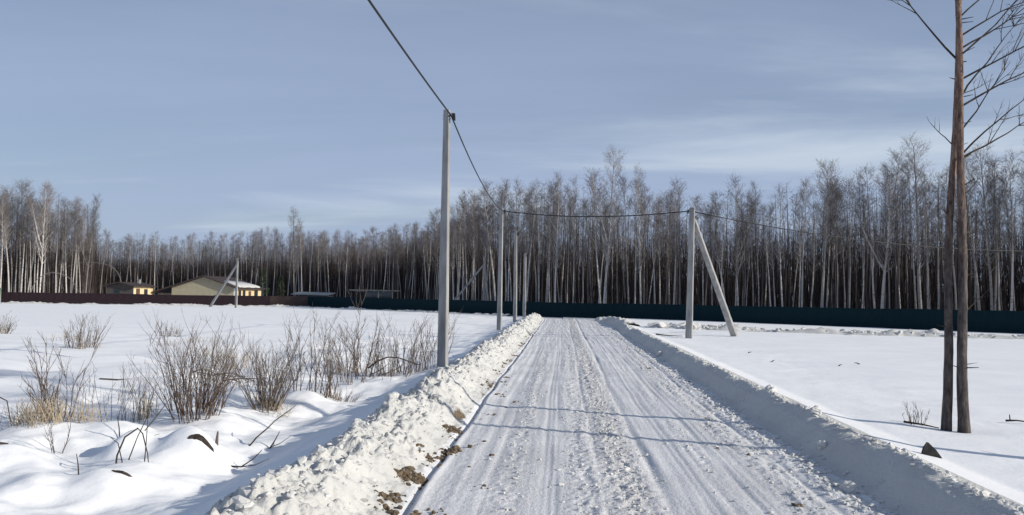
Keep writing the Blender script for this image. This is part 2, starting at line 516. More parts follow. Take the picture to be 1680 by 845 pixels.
def grit_mask(x, y):
    return np.clip(0.22 + 0.8 * gauss(x, .86, .32) + .35 * gauss(x, -.6, .35) + .35 * gauss(x, 2.9, .4) + .25 * gauss(x, .3, .3), 0, 1) * ((x > -1.9) & (x < 3.8))
D = dirt_mask(X, Y).ravel(); G = grit_mask(X, Y).ravel()
ny, nx = X.shape
ii, jj = np.meshgrid(np.arange(ny - 1), np.arange(nx - 1), indexing='ij')
Fq = np.stack([ii * nx + jj, ii * nx + jj + 1, (ii + 1) * nx + jj + 1, (ii + 1) * nx + jj], -1).reshape(-1, 4)
fx = ((X[:-1, :-1] + X[1:, 1:]) / 2).ravel(); fy = ((Y[:-1, :-1] + Y[1:, 1:]) / 2).ravel()
near = fy < 86
cls = np.zeros(len(Fq), int)
cls[near & (fx > -3.45) & (fx < -1.9)] = 1
cls[near & (fx >= -1.9) & (fx < 3.85)] = 2
cls[near & (fx >= 3.85) & (fx < 4.95)] = 3
Vf = V.reshape(-1, 3); Nf = N.reshape(-1, 3)
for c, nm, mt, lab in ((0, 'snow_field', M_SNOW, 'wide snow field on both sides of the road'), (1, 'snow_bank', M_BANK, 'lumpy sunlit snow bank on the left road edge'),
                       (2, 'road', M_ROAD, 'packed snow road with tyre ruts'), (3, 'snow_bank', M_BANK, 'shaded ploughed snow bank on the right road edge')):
    fs = Fq[cls == c]
    u, inv = np.unique(fs, return_inverse=True)
    m = np_mesh(nm, Vf[u], inv.reshape(-1, 4), mt)
    for an, av in (('dirt', D), ('grit', G)):
        if c:
            a = m.attributes.new(an, 'FLOAT', 'POINT')
            a.data.foreach_set('value', av[u].astype(np.float32))
    m.normals_split_custom_set_from_vertices(Nf[u].tolist())
    kind(link(nm, m), 'structure', lab)

# ------------------------------------------------------------------ clods of snow
_t = (1 + 5 ** .5) / 2
ICO_V = np.array([(-1, _t, 0), (1, _t, 0), (-1, -_t, 0), (1, -_t, 0), (0, -1, _t), (0, 1, _t), (0, -1, -_t), (0, 1, -_t), (_t, 0, -1), (_t, 0, 1), (-_t, 0, -1), (-_t, 0, 1)]) / math.hypot(1, _t)
ICO_F = np.array([(0, 11, 5), (0, 5, 1), (0, 1, 7), (0, 7, 10), (0, 10, 11), (1, 5, 9), (5, 11, 4), (11, 10, 2), (10, 7, 6), (7, 1, 8), (3, 9, 4), (3, 4, 2), (3, 2, 6), (3, 6, 8), (3, 8, 9), (4, 9, 5), (2, 4, 11), (6, 2, 10), (8, 6, 7), (9, 8, 1)])
def clods(name, P, S, mat, label, squash=.75):
    n = len(P)
    v = ICO_V[None] * (1 + nrng.uniform(-.38, .38, (n, 12, 1)))
    v = v * (S[:, None, None] * np.stack([nrng.uniform(.7, 1.35, n), nrng.uniform(.7, 1.35, n), nrng.uniform(.55, 1, n) * squash], -1)[:, None, :])
    a = nrng.uniform(0, 6.28, n); ca, sa = np.cos(a)[:, None], np.sin(a)[:, None]
    tl = nrng.uniform(-.6, .6, n); ct, st = np.cos(tl)[:, None], np.sin(tl)[:, None]
    x, y, z = v[..., 0], v[..., 1], v[..., 2]
    y, z = y * ct - z * st, y * st + z * ct
    v = np.stack([x * ca - y * sa, x * sa + y * ca, z], -1) + P[:, None, :]
    f = (ICO_F[None] + (np.arange(n) * 12)[:, None, None]).reshape(-1, 3)
    m = np_mesh(name, v.reshape(-1, 3), f, mat, False)
    return kind(link(name, m), 'stuff', label)
def scatter(n, xf, y0, y1, smin, smax, sink=.25, power=2.5):
    y = y0 * (y1 / y0) ** nrng.uniform(0, 1, n)
    x = xf(n, y)
    s = smin + (smax - smin) * nrng.uniform(0, 1, n) ** power
    z = terrain(x, y) + s * (0.5 - sink)
    return np.stack([x, y, z], -1), s
P, S = scatter(2200, lambda n, y: -2.6 + nrng.normal(0, .33, n), 6.2, 84, .008, .06, .3, 4.0)
clods('snow_clods', P, S, M_CLOD, 'broken snow clods covering the sunlit left bank')
P, S = scatter(520, lambda n, y: -2.95 + nrng.normal(0, .09, n), 6.2, 84, .015, .1, .4, 3.0)
clods('snow_clods', P, S, M_CLOD, 'snow clods along the crest of the left bank')
P, S = scatter(900, lambda n, y: 4.6 + nrng.normal(0, .07, n), 7.5, 80, .012, .06, .35, 2.5)
clods('snow_clods', P, S, M_CLOD, 'small snow clods along the crest of the right bank')
P, S = scatter(2400, lambda n, y: 3.62 + nrng.normal(0, .17, n), 7.5, 60, .008, .05, .3, 3.0)
clods('snow_crumbs', P, S, M_CLOD, 'snow crumbs along the right edge of the road')
def strip(n, y):
    c = nrng.choice([-.7, .27, .86, 2.95, 2.1], n, p=[.14, .2, .46, .17, .03])
    return c + nrng.normal(0, 1, n) * np.where(c == .86, .2, .17)
P, S = scatter(4600, strip, 7.5, 40, .005, .034, .25, 3.5)
clods('snow_crumbs', P, S, M_CLOD, 'loose snow crumbs between the tyre tracks')
dp = []
for cx_, cy_, rx, ry, s_ in DIRT[:5]:
    k = int(150 * s_ * (rx * ry) / .03)
    dp.append(np.stack([cx_ + nrng.normal(0, rx * .55, k), cy_ + nrng.normal(0, ry * .55, k)], -1))
ky = 8.5 * (55 / 8.5) ** nrng.uniform(0, 1, 1500); kx = -1.93 + nrng.normal(0, .1, 1500)
keep = pn(ky * .9, 0 * ky, 141) + .5 * pn(ky * 2.7, 0 * ky, 142) > .28
dp.append(np.stack([kx[keep], ky[keep]], -1))
ky = 8.5 * (24 / 8.5) ** nrng.uniform(0, 1, 900); kx = -1.35 + nrng.normal(0, .25, 900)
keep = pn(kx * 2.4, ky * 1.6, 145) > .42
dp.append(np.stack([kx[keep], ky[keep]], -1))
ky = 9 * (50 / 9) ** nrng.uniform(0, 1, 700); kx = 3.1 + nrng.normal(0, .3, 700)
keep = pn(kx * 2.4, ky * .9, 147) > .45
dp.append(np.stack([kx[keep], ky[keep]], -1))
dp = np.concatenate(dp)
S = .010 + .042 * nrng.uniform(0, 1, len(dp)) ** 2.8
clods('soil_clods', np.column_stack([dp, terrain(dp[:, 0], dp[:, 1]) + S * .25]), S, M_DIRT, 'brown soil crumbs scattered along the road edges')
# single big clods that can be picked out
def big_clod(x, y, s, label, mat=M_CLOD, seed=0):
    r_ = np.random.default_rng(seed)
    m = MB()
    # subdivided icosphere
    vs = [Vector(v) for v in ICO_V]; fs = [tuple(f) for f in ICO_F]
    for _ in range(2):
        cache = {}; nf = []
        def mid(a, b):
            k = (min(a, b), max(a, b))
            if k not in cache:
                vs.append(((vs[a] + vs[b]) * .5).normalized()); cache[k] = len(vs) - 1
            return cache[k]
        for a, b, c in fs:
            ab, bc, ca_ = mid(a, b), mid(b, c), mid(c, a)
            nf += [(a, ab, ca_), (b, bc, ab), (c, ca_, bc), (ab, bc, ca_)]
        fs = nf
    o_ = seed * 3.3
    for v in vs:
        d = 1 + 0.35 * float(pn(v.x * 1.6 + o_, v.y * 1.6 + v.z * 1.3, 7)) + .16 * float(pn(v.x * 4 + o_, v.y * 4 + v.z * 3.1, 8))
        m.v.append(Vector((v.x * s * d * 1.1, v.y * s * d, v.z * s * d * .8 + s * .35)))
    m.f = fs
    o = m.obj('snow_clod' if mat is M_CLOD else 'soil_clod', mat, smooth=False)
    o.location = (x, y, gz(x, y)); o.rotation_euler.z = seed
    return tag(o, label, 'snow clod' if mat is M_CLOD else 'soil clod', None)
big_clod(4.62, 18.0, .13, 'larger snow clod on the right bank crest near the middle of the frame', seed=1)
big_clod(4.62, 14.9, .11, 'pointed snow clod on the right bank crest left of the pines', seed=2)
big_clod(4.1, 12.9, .09, 'lone bright snow clod lying on the shaded right bank', seed=3)
big_clod(4.0, 33.0, .13, 'small bright snow clod at the far end of the right bank shadow', seed=4)
big_clod(-3.05, 14.3, .15, 'tall pale snow clod standing up on the left bank crest', seed=5)
big_clod(-3.05, 11.9, .13, 'jagged snow clod on the left bank crest nearest the camera', seed=6)
big_clod(3.72, 10.6, .1, 'rounded snow clod in the crumbs at the right road edge', seed=8)
b = MB()
b.v += [Vector(p) for p in ((-.17, -.06, -.05), (.2, -.1, -.06), (.22, .12, -.05), (-.12, .14, -.05), (-.13, -.03, .09), (.1, -.05, .1), (.09, .08, .08), (-.1, .08, .12), (-.055, .02, .235), (-.01, .035, .225))]
b.f += [(0, 1, 5, 4), (1, 2, 6, 5), (2, 3, 7, 6), (3, 0, 4, 7), (4, 5, 9, 8), (5, 6, 9), (6, 7, 8, 9), (7, 4, 8)]
o = b.obj('stone', simple('dark_stone', (0.014, 0.014, 0.015), (0.045, 0.044, 0.045), 12, 0.85, 0.4)); o.location = (5.3, 11.9, gz(5.3, 11.9) + .02); o.scale = (.72, .72, .72)
tag(o, 'dark pointed stone sticking out of the snow behind the right bank', 'stone')

# rough berms and heaps beside the fences
def berm(name, pts, width, height, label, seed, step=.22, nw=15):
    pts = [np.array(p, float) for p in pts]
    P = []
    for a, b in zip(pts[:-1], pts[1:]):
        n = max(2, int(np.linalg.norm(b - a) / step))
        P += [a + (b - a) * i / n for i in range(n)]
    P.append(pts[-1]); P = np.array(P)
    T = np.gradient(P, axis=0); T /= np.linalg.norm(T, axis=1, keepdims=True)
    Nn = np.stack([-T[:, 1], T[:, 0]], -1)
    w = np.linspace(-1, 1, nw)
    XY = P[:, None, :] + Nn[:, None, :] * (w[None, :, None] * width)
    x, y = XY[..., 0], XY[..., 1]
    prof = np.clip(1 - w ** 2, 0, 1)[None, :]
    along = np.clip(.55 + .8 * pn(np.arange(len(P)) * step * .33, np.zeros(len(P)), seed), .3, 1.1)[:, None]
    lump = np.abs(pn(x * .8, y * .8, seed + 1)) * .8 + np.abs(pn(x * 2.1, y * 2.1, seed + 2)) * .7
    z = terrain(x, y) - .12 + prof * (.12 + height * along * (0.3 + lump))
    n, k = x.shape
    a, b = np.meshgrid(np.arange(n - 1), np.arange(k - 1), indexing='ij')
    f = np.stack([a * k + b, (a + 1) * k + b, (a + 1) * k + b + 1, a * k + b + 1], -1).reshape(-1, 4)[:, ::-1]
    m = np_mesh(name, np.stack([x, y, z], -1).reshape(-1, 3), f, M_BANK, True)
    return kind(link(name, m), 'structure', label)
FENCE = [(-38.82, 118.7), (0.4, 86.9), (21.0, 74.4), (35.35, 63.5), (62, 43.4)]
BROWN = [(-79.6, 107.7), (-44.2, 117.3), (-38.82, 118.7)]
berm('snow_berm', [(-84, 105.3), (-44.2, 116.1), (-38.9, 117.4)], .9, .4, 'low lumpy snow berm under the brown fence', 101)
berm('snow_berm', [(-38.9, 117.3), (-6, 90.6)], .8, .34, 'low lumpy snow berm under the left end of the green fence', 111)
berm('snow_berm', [(6.2, 58.5), (14, 57.0), (30, 54.3), (48, 47)], 1.2, .55, 'rough ploughed snow ridge in front of the green fence on the right', 121)
berm('snow_berm', [(3.6, 77), (4.6, 66), (5.2, 59)], .7, .5, 'ploughed heap of snow at the bend of the right bank', 131)
P = np.stack([nrng.uniform(8, 46, 420), np.zeros(420)], -1); P[:, 1] = np.interp(P[:, 0], [6, 14, 30, 48], [58.5, 57, 54.3, 47]) + nrng.normal(0, .55, 420); S = .05 + .2 * nrng.uniform(0, 1, 420) ** 2.5
clods('snow_clods', np.column_stack([P, terrain(P[:, 0], P[:, 1]) + S * .3 + .1]), S, M_CLOD, 'snow clods on the ploughed ridge before the green fence')
P = np.stack([nrng.uniform(6.5, 13, 60), 58.2 + nrng.normal(0, .6, 60)], -1); S = .08 + .4 * nrng.uniform(0, 1, 60) ** 3
clods('snow_clods', np.column_stack([P, terrain(P[:, 0], P[:, 1]) + S * .3]), S, M_CLOD, 'snow heaps beside the braced pole')

# ------------------------------------------------------------------ fences
def panel_mesh(name, w, h, mat, waves=7):
    prof = []
    for i in range(waves):
        x0 = w * i / waves; d = w / waves
        prof += [(x0, 0), (x0 + d * .42, 0), (x0 + d * .5, -.022), (x0 + d * .92, -.022)]
    prof.append((w, 0))
    m = MB()
    for x, y in prof: m.v += [Vector((x, y, 0)), Vector((x, y, h))]
    for i in range(len(prof) - 1): m.f.append((2 * i, 2 * i + 2, 2 * i + 3, 2 * i + 1))
    return m.mesh(name, mat)
def fence(name, pts, top, mat, label, group=None, pw=1.15, h=2.0):
    root = thing(name, label, 'fence', (*pts[0], 0), 0, group)
    pm = panel_mesh('panel', pw, h, mat)
    b = MB(); b.box((-.03, .03, 0), (.03, .09, h - .05)); post = b.mesh('post', mat)
    total = sum((Vector(q) - Vector(p)).length for p, q in zip(pts[:-1], pts[1:])); run = 0
    org = Vector((*pts[0], 0))
    for p, q in zip(pts[:-1], pts[1:]):
        p = Vector(p); q = Vector(q); d = (q - p); L = d.length; d.normalize()
        n = max(1, round(L / pw)); ang = math.atan2(d.y, d.x)
        for i in range(n):
            t = (run + L * i / n) / total
            zt = np.interp(t, [a for a, _ in top], [c for _, c in top]) + rng.uniform(-.012, .012) + .03 * math.sin(int((run + L * i / n) / 9.2) * 2.3)
            c = p + d * (L * i / n)
            o = link('panel', pm, root, (Vector((c.x, c.y, zt - h)) - org))
            o.rotation_euler.z = ang
            o.scale.x = (L / n) / pw
            if i % 2 == 0:
                o2 = link('post', post, root, (Vector((c.x, c.y, zt - h)) - org)); o2.rotation_euler.z = ang
        for zz in (.45, 1.55):
            b = MB()
            zt = np.interp(run / total, [a for a, _ in top], [c for _, c in top]); zt2 = np.interp((run + L) / total, [a for a, _ in top], [c for _, c in top])
            nrm = Vector((-d.y, d.x))
            a0 = p + nrm * .012; a1 = q + nrm * .012; b0 = p + nrm * .03; b1 = q + nrm * .03
            za, zb = zt - h + zz, zt2 - h + zz
            b.hexa([(a0.x, a0.y, za), (a1.x, a1.y, zb), (b1.x, b1.y, zb), (b0.x, b0.y, za), (a0.x, a0.y, za + .04), (a1.x, a1.y, zb + .04), (b1.x, b1.y, zb + .04), (b0.x, b0.y, za + .04)])
            for v in b.v: v -= org
            b.obj('rail', mat, root)
        run += L
    return root
fence('sheet_fence', FENCE, [(0, 1.55), (.42, 1.62), (.8, 1.82), (1, 1.9)], M_FGREEN, 'long dark green corrugated sheet fence along the forest edge')
fence('sheet_fence', BROWN[:2], [(0, 1.52), (1, 1.5)], M_FBROWN, 'very dark brown sheet fence in front of the houses')
fence('sheet_fence', BROWN[1:], [(0, 1.52), (1, 1.55)], M_FBROWN2, 'short lighter brown fence section beside the green fence')
fence('sheet_fence', [(-96, 101.5), (-78.6, 106.2)], [(0, 2.15), (1, 2.1)], M_FGREEN2, 'bright green fence section at the left edge of the view')

# ------------------------------------------------------------------ houses
def gable_house(root, w, d, eave, apex, wall_f, wall_s, over, left_ext=0.0, th=.14):
    """front wall faces -Y at y=0, x from 0..w, depth d"""
    b = MB(); b.box((.0, 0, 0), (w, .18, eave)); b.v += []
    i = len(b.v)
    b.v += [Vector(p) for p in ((0, 0, eave), (w, 0, eave), (w / 2, 0, apex), (0, .18, eave), (w, .18, eave), (w / 2, .18, apex))]
    b.f += [(i, i + 1, i + 2), (i + 5, i + 4, i + 3), (i, i + 2, i + 5, i + 3), (i + 1, i + 4, i + 5, i + 2)]
    b.obj('front_wall', wall_f, root)
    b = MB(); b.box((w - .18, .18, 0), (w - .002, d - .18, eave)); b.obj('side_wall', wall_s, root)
    b = MB(); b.box((.002, .18, 0), (.18, d - .18, eave)); b.obj('side_wall', wall_f, root)
    b = MB(); b.box((0, d - .18, 0), (w, d, eave)); b.obj('back_wall', wall_f, root)
    sl = (apex - eave) / (w / 2)
    roofs = []
    for sgn, ext in ((1, over), (-1, over + left_ext)):
        b = MB()
        xa = w / 2; xe = w / 2 + sgn * (w / 2 + ext)
        za = apex + .06; ze = za - sl * (w / 2 + ext)
        y0, y1 = -over, d + over
        ps = [(xa, y0, za), (xe, y0, ze), (xe, y1, ze), (xa, y1, za)]
        if sgn < 0: ps = [ps[1], ps[0], ps[3], ps[2]]
        b.hexa([*ps, *[(x, y, z + th) for x, y, z in ps]])
        roofs.append(b.obj('roof_slope', M_ROOF, root))
    b = MB()
    for sgn, ext in ((1, over), (-1, over + left_ext)):
        xe = w / 2 + sgn * (w / 2 + ext); ze = apex + .06 - sl * (w / 2 + ext)
        p = [(w / 2, -over - .05, apex + .03), (xe, -over - .05, ze - .03), (xe, -over - .003, ze - .03), (w / 2, -over - .003, apex + .03)]
        if sgn < 0: p = [p[1], p[0], p[3], p[2]]
        b.hexa([*p, *[(x, y, z + th + .05) for x, y, z in p]])
    b.obj('barge_board', M_ROOF, root)
    return roofs, sl
def side_window(root, x, y0, y1, z0, z1, nm='window', mat=M_GLASS, fr=M_WHITE):
    b = MB(); b.box((x + .001, y0, z0), (x + .04, y1, z1)); o = b.obj(nm, mat, root)
    b = MB(); t = .08
    for lo, hi in (((y0 - t, z0 - t), (y1 + t, z0)), ((y0 - t, z1), (y1 + t, z1 + t)), ((y0 - t, z0), (y0, z1)), ((y1, z0), (y1 + t, z1))):
        b.box((x + .001, lo[0], lo[1]), (x + .06, hi[0], hi[1]))
    b.obj('frame', fr, o)
house = thing('house', 'low beige house with a wide brown gable roof and a snow patch on it', 'house', (-65.0, 128.0, 0))
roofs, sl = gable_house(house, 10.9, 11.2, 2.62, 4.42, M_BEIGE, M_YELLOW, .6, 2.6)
for y0, y1 in ((1.2, 2.1), (3.0, 3.9), (8.0, 9.4)): side_window(house, 10.9, y0, y1, .9, 2.2, fr=M_WOOD)
b = MB(); b.box((10.91, 5.4, 0), (10.97, 6.4, 2.15)); dr = b.obj('door', M_WOOD, house)
b = MB(); b.tube([(10.98, 5.5, 1.0), (11.04, 5.5, 1.0), (11.04, 5.62, 1.0)], .02, 5); b.obj('handle', M_STEEL, dr)
b = MB(); b.box((10.55, -.02, 0), (10.93, -.005, 2.6)); b.obj('corner_trim', M_WHITE, house)
# snow slab on the right slope, uneven edge
b = MB(); nseg = 18; i0 = 0
rows = []
for i in range(nseg + 1):
    y = 1.2 + 9.4 * i / nseg
    lo_ = 2.2 + .9 * math.sin(i * .9) * .3 + rng.uniform(-.3, .3) + .06 * i
    hi_ = 5.6 + rng.uniform(-.15, .1)
    if i in (0, nseg): lo_ = hi_ - .5
    for t, hgt in ((lo_, .19), (lo_ + .12, .34), (hi_ - .2, .36), (hi_, .19)):
        b.v.append(Vector((5.45 + t, y, 4.42 + .02 - sl * t + hgt)))
for i in range(nseg):
    for k in range(3): b.f.append((i * 4 + k, i * 4 + k + 1, (i + 1) * 4 + k + 1, (i + 1) * 4 + k))
b.obj('snow_patch', M_CLOD, roofs[0], True)
for yy in (0.9, 3.4, 6.2, 9.2):
    b = MB(); b.box((-2.35, yy - .06, 0), (-2.23, yy + .06, 1.75)); b.obj('porch_post', M_DARKWALL, house)
b = MB(); b.box((-2.3, .05, 0), (-.02, .11, 1.62)); b.obj('porch_screen', M_DARKWALL, house)

shed = thing('shed', 'small dark outbuilding with a low gable roof and cream side wall', 'shed', (-72.6, 122.0, 0))
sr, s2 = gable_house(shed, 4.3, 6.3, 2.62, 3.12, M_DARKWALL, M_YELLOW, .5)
side_window(shed, 4.3, 1.0, 1.9, .3, 2.2, 'door', M_WOOD, M_DARKWALL); side_window(shed, 4.3, 3.4, 4.3, .9, 2.15, fr=M_WOOD)
b = MB(); b.box((2.6, 4.2, 2.9), (3.0, 4.6, 3.75)); ch = b.obj('chimney', M_CONC, sr[0])
b = MB(); b.box((2.52, 4.12, 3.76), (3.08, 4.68, 3.84)); b.obj('chimney_cap', M_STEEL, ch)
b = MB(); b.box((1.2, -.03, 1.5), (2.1, -.004, 2.1)); w_ = b.obj('window', M_GLASS, shed)
b = MB(); b.box((1.1, -.06, 2.1), (2.2, -.004, 2.17)); b.box((1.1, -.06, 1.43), (2.2, -.004, 1.5)); b.obj('frame', M_DARKWALL, w_)

gz_ = thing('gazebo', 'flat roofed open gazebo showing above the green fence', 'gazebo', (-34.2, 126.5, 0))
b = MB(); b.box((-.3, -.3, 2.5), (7.1, 4.2, 2.66)); b.obj('roof', M_GREYROOF, gz_)
b = MB(); b.box((-.34, -.36, 2.66), (7.14, 4.24, 2.72)); b.obj('roof_edge', M_BEIGE, gz_)
for x in (0, 2.2, 4.4, 6.7):
    for y in (0, 3.9):
        b = MB(); b.box((x - .07, y - .07, 0), (x + .07, y + .07, 2.5)); b.obj('post', M_BEIGE if x > 4 else M_DARKWALL, gz_)
b = MB(); b.box((.1, 3.86, 0), (6.6, 3.94, 2.3)); b.obj('back_wall', M_DARKWALL, gz_)
for x0, x1 in ((2.3, 4.3), (4.5, 6.6)):
    b = MB(); b.box((x0, -.02, 1.0), (x1, .0, 2.4)); b.obj('pane', M_GLASS, gz_)
b = MB(); b.box((.1, -.04, .9), (6.6, .04, .98)); b.obj('railing', M_BEIGE, gz_)
gr = thing('low_roof_shed', 'low grey roof just showing behind the junction of the brown and green fences', 'shed', (-43.9, 126.5, 0))
b = MB(); b.hexa([(-.3, -.3, 1.75), (5.9, -.3, 1.65), (5.9, 4, 2.05), (-.3, 4, 2.15), (-.3, -.3, 1.83), (5.9, -.3, 1.73), (5.9, 4, 2.13), (-.3, 4, 2.23)]); b.obj('roof', M_GREYROOF, gr)
b = MB(); b.box((0, 0, 0), (5.6, .1, 1.6)); b.box((0, .1, 0), (.1, 3.7, 1.6)); b.box((5.5, .1, 0), (5.6, 3.7, 1.6)); b.box((0, 3.7, 0), (5.6, 3.8, 1.9)); b.obj('wall', M_DARKWALL, gr)

# ------------------------------------------------------------------ power poles and cables
def shaft_mesh(bm_, p0, p1, w0, w1, d0, d1):
    """tapered concrete pole with chamfered corners between two points"""
    p0 = Vector(p0); p1 = Vector(p1); a = (p1 - p0).normalized()
    u = Vector((math.cos(R(19)), -math.sin(R(19)), 0)); u = (u - a * u.dot(a)).normalized(); v = a.cross(u)
    i = len(bm_.v); n = 6
    for k in range(n + 1):
        t = k / n; c = p0.lerp(p1, t); w = (w0 + (w1 - w0) * t) / 2; d = (d0 + (d1 - d0) * t) / 2; ch_ = .14 * w
        for x, y in ((-w + ch_, -d), (w - ch_, -d), (w, -d + ch_), (w, d - ch_), (w - ch_, d), (-w + ch_, d), (-w, d - ch_), (-w, -d + ch_)):
            bm_.v.append(c + u * x + v * y)
    for k in range(n):
        for q in range(8):
            q2 = (q + 1) % 8
            bm_.f.append((i + k * 8 + q, i + k * 8 + q2, i + (k + 1) * 8 + q2, i + (k + 1) * 8 + q))
    bm_.f.append(tuple(i + n * 8 + q for q in range(8)))
def pole(x, y, h, label, lean=(0, 0), group='concrete power poles', braces=(), w0=.29, w1=.185, band=True, hook=1):
    z = gz(x, y) - .6
    root = thing('power_pole', label, 'power pole', (x, y, z + .6), 0, group)
    top = Vector((lean[0], lean[1], h))
    b = MB(); shaft_mesh(b, (0, 0, -.6), top, w0, w1, w0 * .6, w1 * .6); b.obj('shaft', M_CONC, root)
    for bx, by, bh in braces:
        b = MB(); e = Vector((lean[0], lean[1], 0)) * (bh / h) + Vector((0, 0, bh))
        dirv = Vector((bx, by, 0)).normalized()
        shaft_mesh(b, Vector((bx, by, 0)) + (Vector((bx, by, 0)) - e).normalized() * .5, e + dirv * .13, w0 * .92, w1, w0 * .8, w1 * .85)
        b.obj('brace', M_CONC, root)
    if band:
        b = MB(); k = (h - .22) / h
        w = w1 / 2 + .012
        for zz in (h - .3, h - .2):
            c = top * (zz / h)
            shaft_mesh(b, (c.x, c.y, zz), (c.x, c.y, zz + .035), w * 2, w * 2, w * 1.3, w * 1.3)
        b.obj('steel_band', M_STEEL, root)
    c = top * ((h - .18) / h)
    b = MB(); s = hook
    b.tube([(c.x + s * .08, c.y - .02, c.z + .03), (c.x + s * .2, c.y - .05, c.z + .05), (c.x + s * .25, c.y - .06, c.z + .02)], .014, 6)
    hk = b.obj('hook', M_STEEL, root)
    b = MB(); b.hexa([(c.x + s * .25 - .035, c.y - .11, c.z - .17), (c.x + s * .25 + .035, c.y - .11, c.z - .17), (c.x + s * .25 + .035, c.y + .0, c.z - .17), (c.x + s * .25 - .035, c.y + .0, c.z - .17),
                      (c.x + s * .22 - .05, c.y - .13, c.z + .05), (c.x + s * .22 + .05, c.y - .13, c.z + .05), (c.x + s * .22 + .05, c.y + .02, c.z + .05), (c.x + s * .22 - .05, c.y + .02, c.z + .05)])
    b.obj('clamp', M_BLACK, hk)
    return root, Vector((x, y, z + .6)) + c + Vector((s * .14, 0, 0))
_, t0 = pole(-3.8, -4.0, 8.1, 'concrete power pole beside the camera, out of view', hook=1)
_, t1 = pole(-3.76, 24.9, 8.2, 'nearest tall concrete power pole on the left of the road', lean=(-.03, 0), w0=.335, w1=.2)
_, t2 = pole(-4.22, 52.7, 8.15, 'second concrete power pole along the left road edge', lean=(.02, 0), w0=.33, w1=.22)
_, t3 = pole(-4.15, 68.8, 7.9, 'third concrete power pole along the left road edge', lean=(-.05, 0), w0=.33, w1=.22)
_, t4 = pole(-4.22, 86.5, 7.0, 'farthest and shortest roadside power pole by the green fence', lean=(0, 0), w0=.36, w1=.26)
_, tc_ = pole(-10.9, 108.5, 7.6, 'double braced corner pole against the green fence', braces=((-5.6, 3.0, 6.4), (.9, -1.5, 6.6)), w0=.3, w1=.22)
_, tl = pole(-44.8, 106.3, 6.8, 'thin braced power pole in front of the beige house', braces=((-4.2, 1.2, 5.8),), w0=.34, w1=.26)
_, ta = pole(6.95, 44.5, 7.25, 'braced concrete power pole on the right of the road', lean=(.15, 0), braces=((3.3, 3.9, 6.6),), w0=.38, w1=.27, hook=-1)
_, tr = pole(46, 60, 7.4, 'concrete power pole beyond the right edge of the view', w0=.38, w1=.27)
def cable(a, b, sag, r, label):
    m = MB(); n = 28
    pts = []
    for i in range(n + 1):
        t = i / n; p = Vector(a).lerp(Vector(b), t); p.z -= sag * 4 * t * (1 - t); pts.append(p)
    m.tube(pts, r, 6)
    return tag(m.obj('power_cable', M_BLACK, None, True), label, 'cable', 'overhead power cables')
cable(t0, t1, .25, .026, 'thick black cable from the top of the frame to the nearest pole')
cable(t1, t2, .55, .026, 'black cable running down from the nearest pole to the second pole')
cable(t2, ta, .35, .03, 'black cable crossing over the road to the braced right pole')
cable(ta, tr, 1.5, .028, 'black cable leading right from the braced pole towards the forest')
cable(tl, tc_, .9, .022, 'thin faint cable between the house pole and the corner pole')
cable(t2, t3, .3, .02, 'black cable between the second and third roadside poles')
cable(t3, t4, .3, .02, 'black cable between the third and farthest roadside poles')

# ------------------------------------------------------------------ pines
def branch(mb, p, d, L, r, rg, lvl, curve=.0, seg=6, twigs=None, sides=5):
    """wandering tapered limb; side twigs recursively"""
    pts = [Vector(p)]; d = Vector(d).normalized(); rad = [r]
    for i in range(seg):
        d = (d + Vector((rg.uniform(-1, 1), rg.uniform(-1, 1), rg.uniform(-1, 1))) * .13 + Vector((0, 0, curve))).normalized()
        pts.append(pts[-1] + d * (L / seg)); rad.append(r * (1 - .82 * (i + 1) / seg))
    mb.tube(pts, rad, sides)
    if lvl > 0:
        n = twigs or 5
        for k in range(n):
            t = rg.uniform(.25, .97); i = min(int(t * seg), seg - 1)
            q = pts[i].lerp(pts[i + 1], t * seg - i)
            dd = (pts[i + 1] - pts[i]).normalized()
            side = dd.cross(Vector((rg.uniform(-1, 1), rg.uniform(-1, 1), rg.uniform(-1, 1)))).normalized()
            nd = (dd * .8 + side * rg.uniform(.5, .9) + Vector((0, 0, .25))).normalized()
            branch(mb, q, nd, L * rg.uniform(.28, .5) * (1.15 - t * .6), r * .5, rg, lvl - 1, curve, max(3, seg - 2), max(2, n - 2), 3)
    return pts
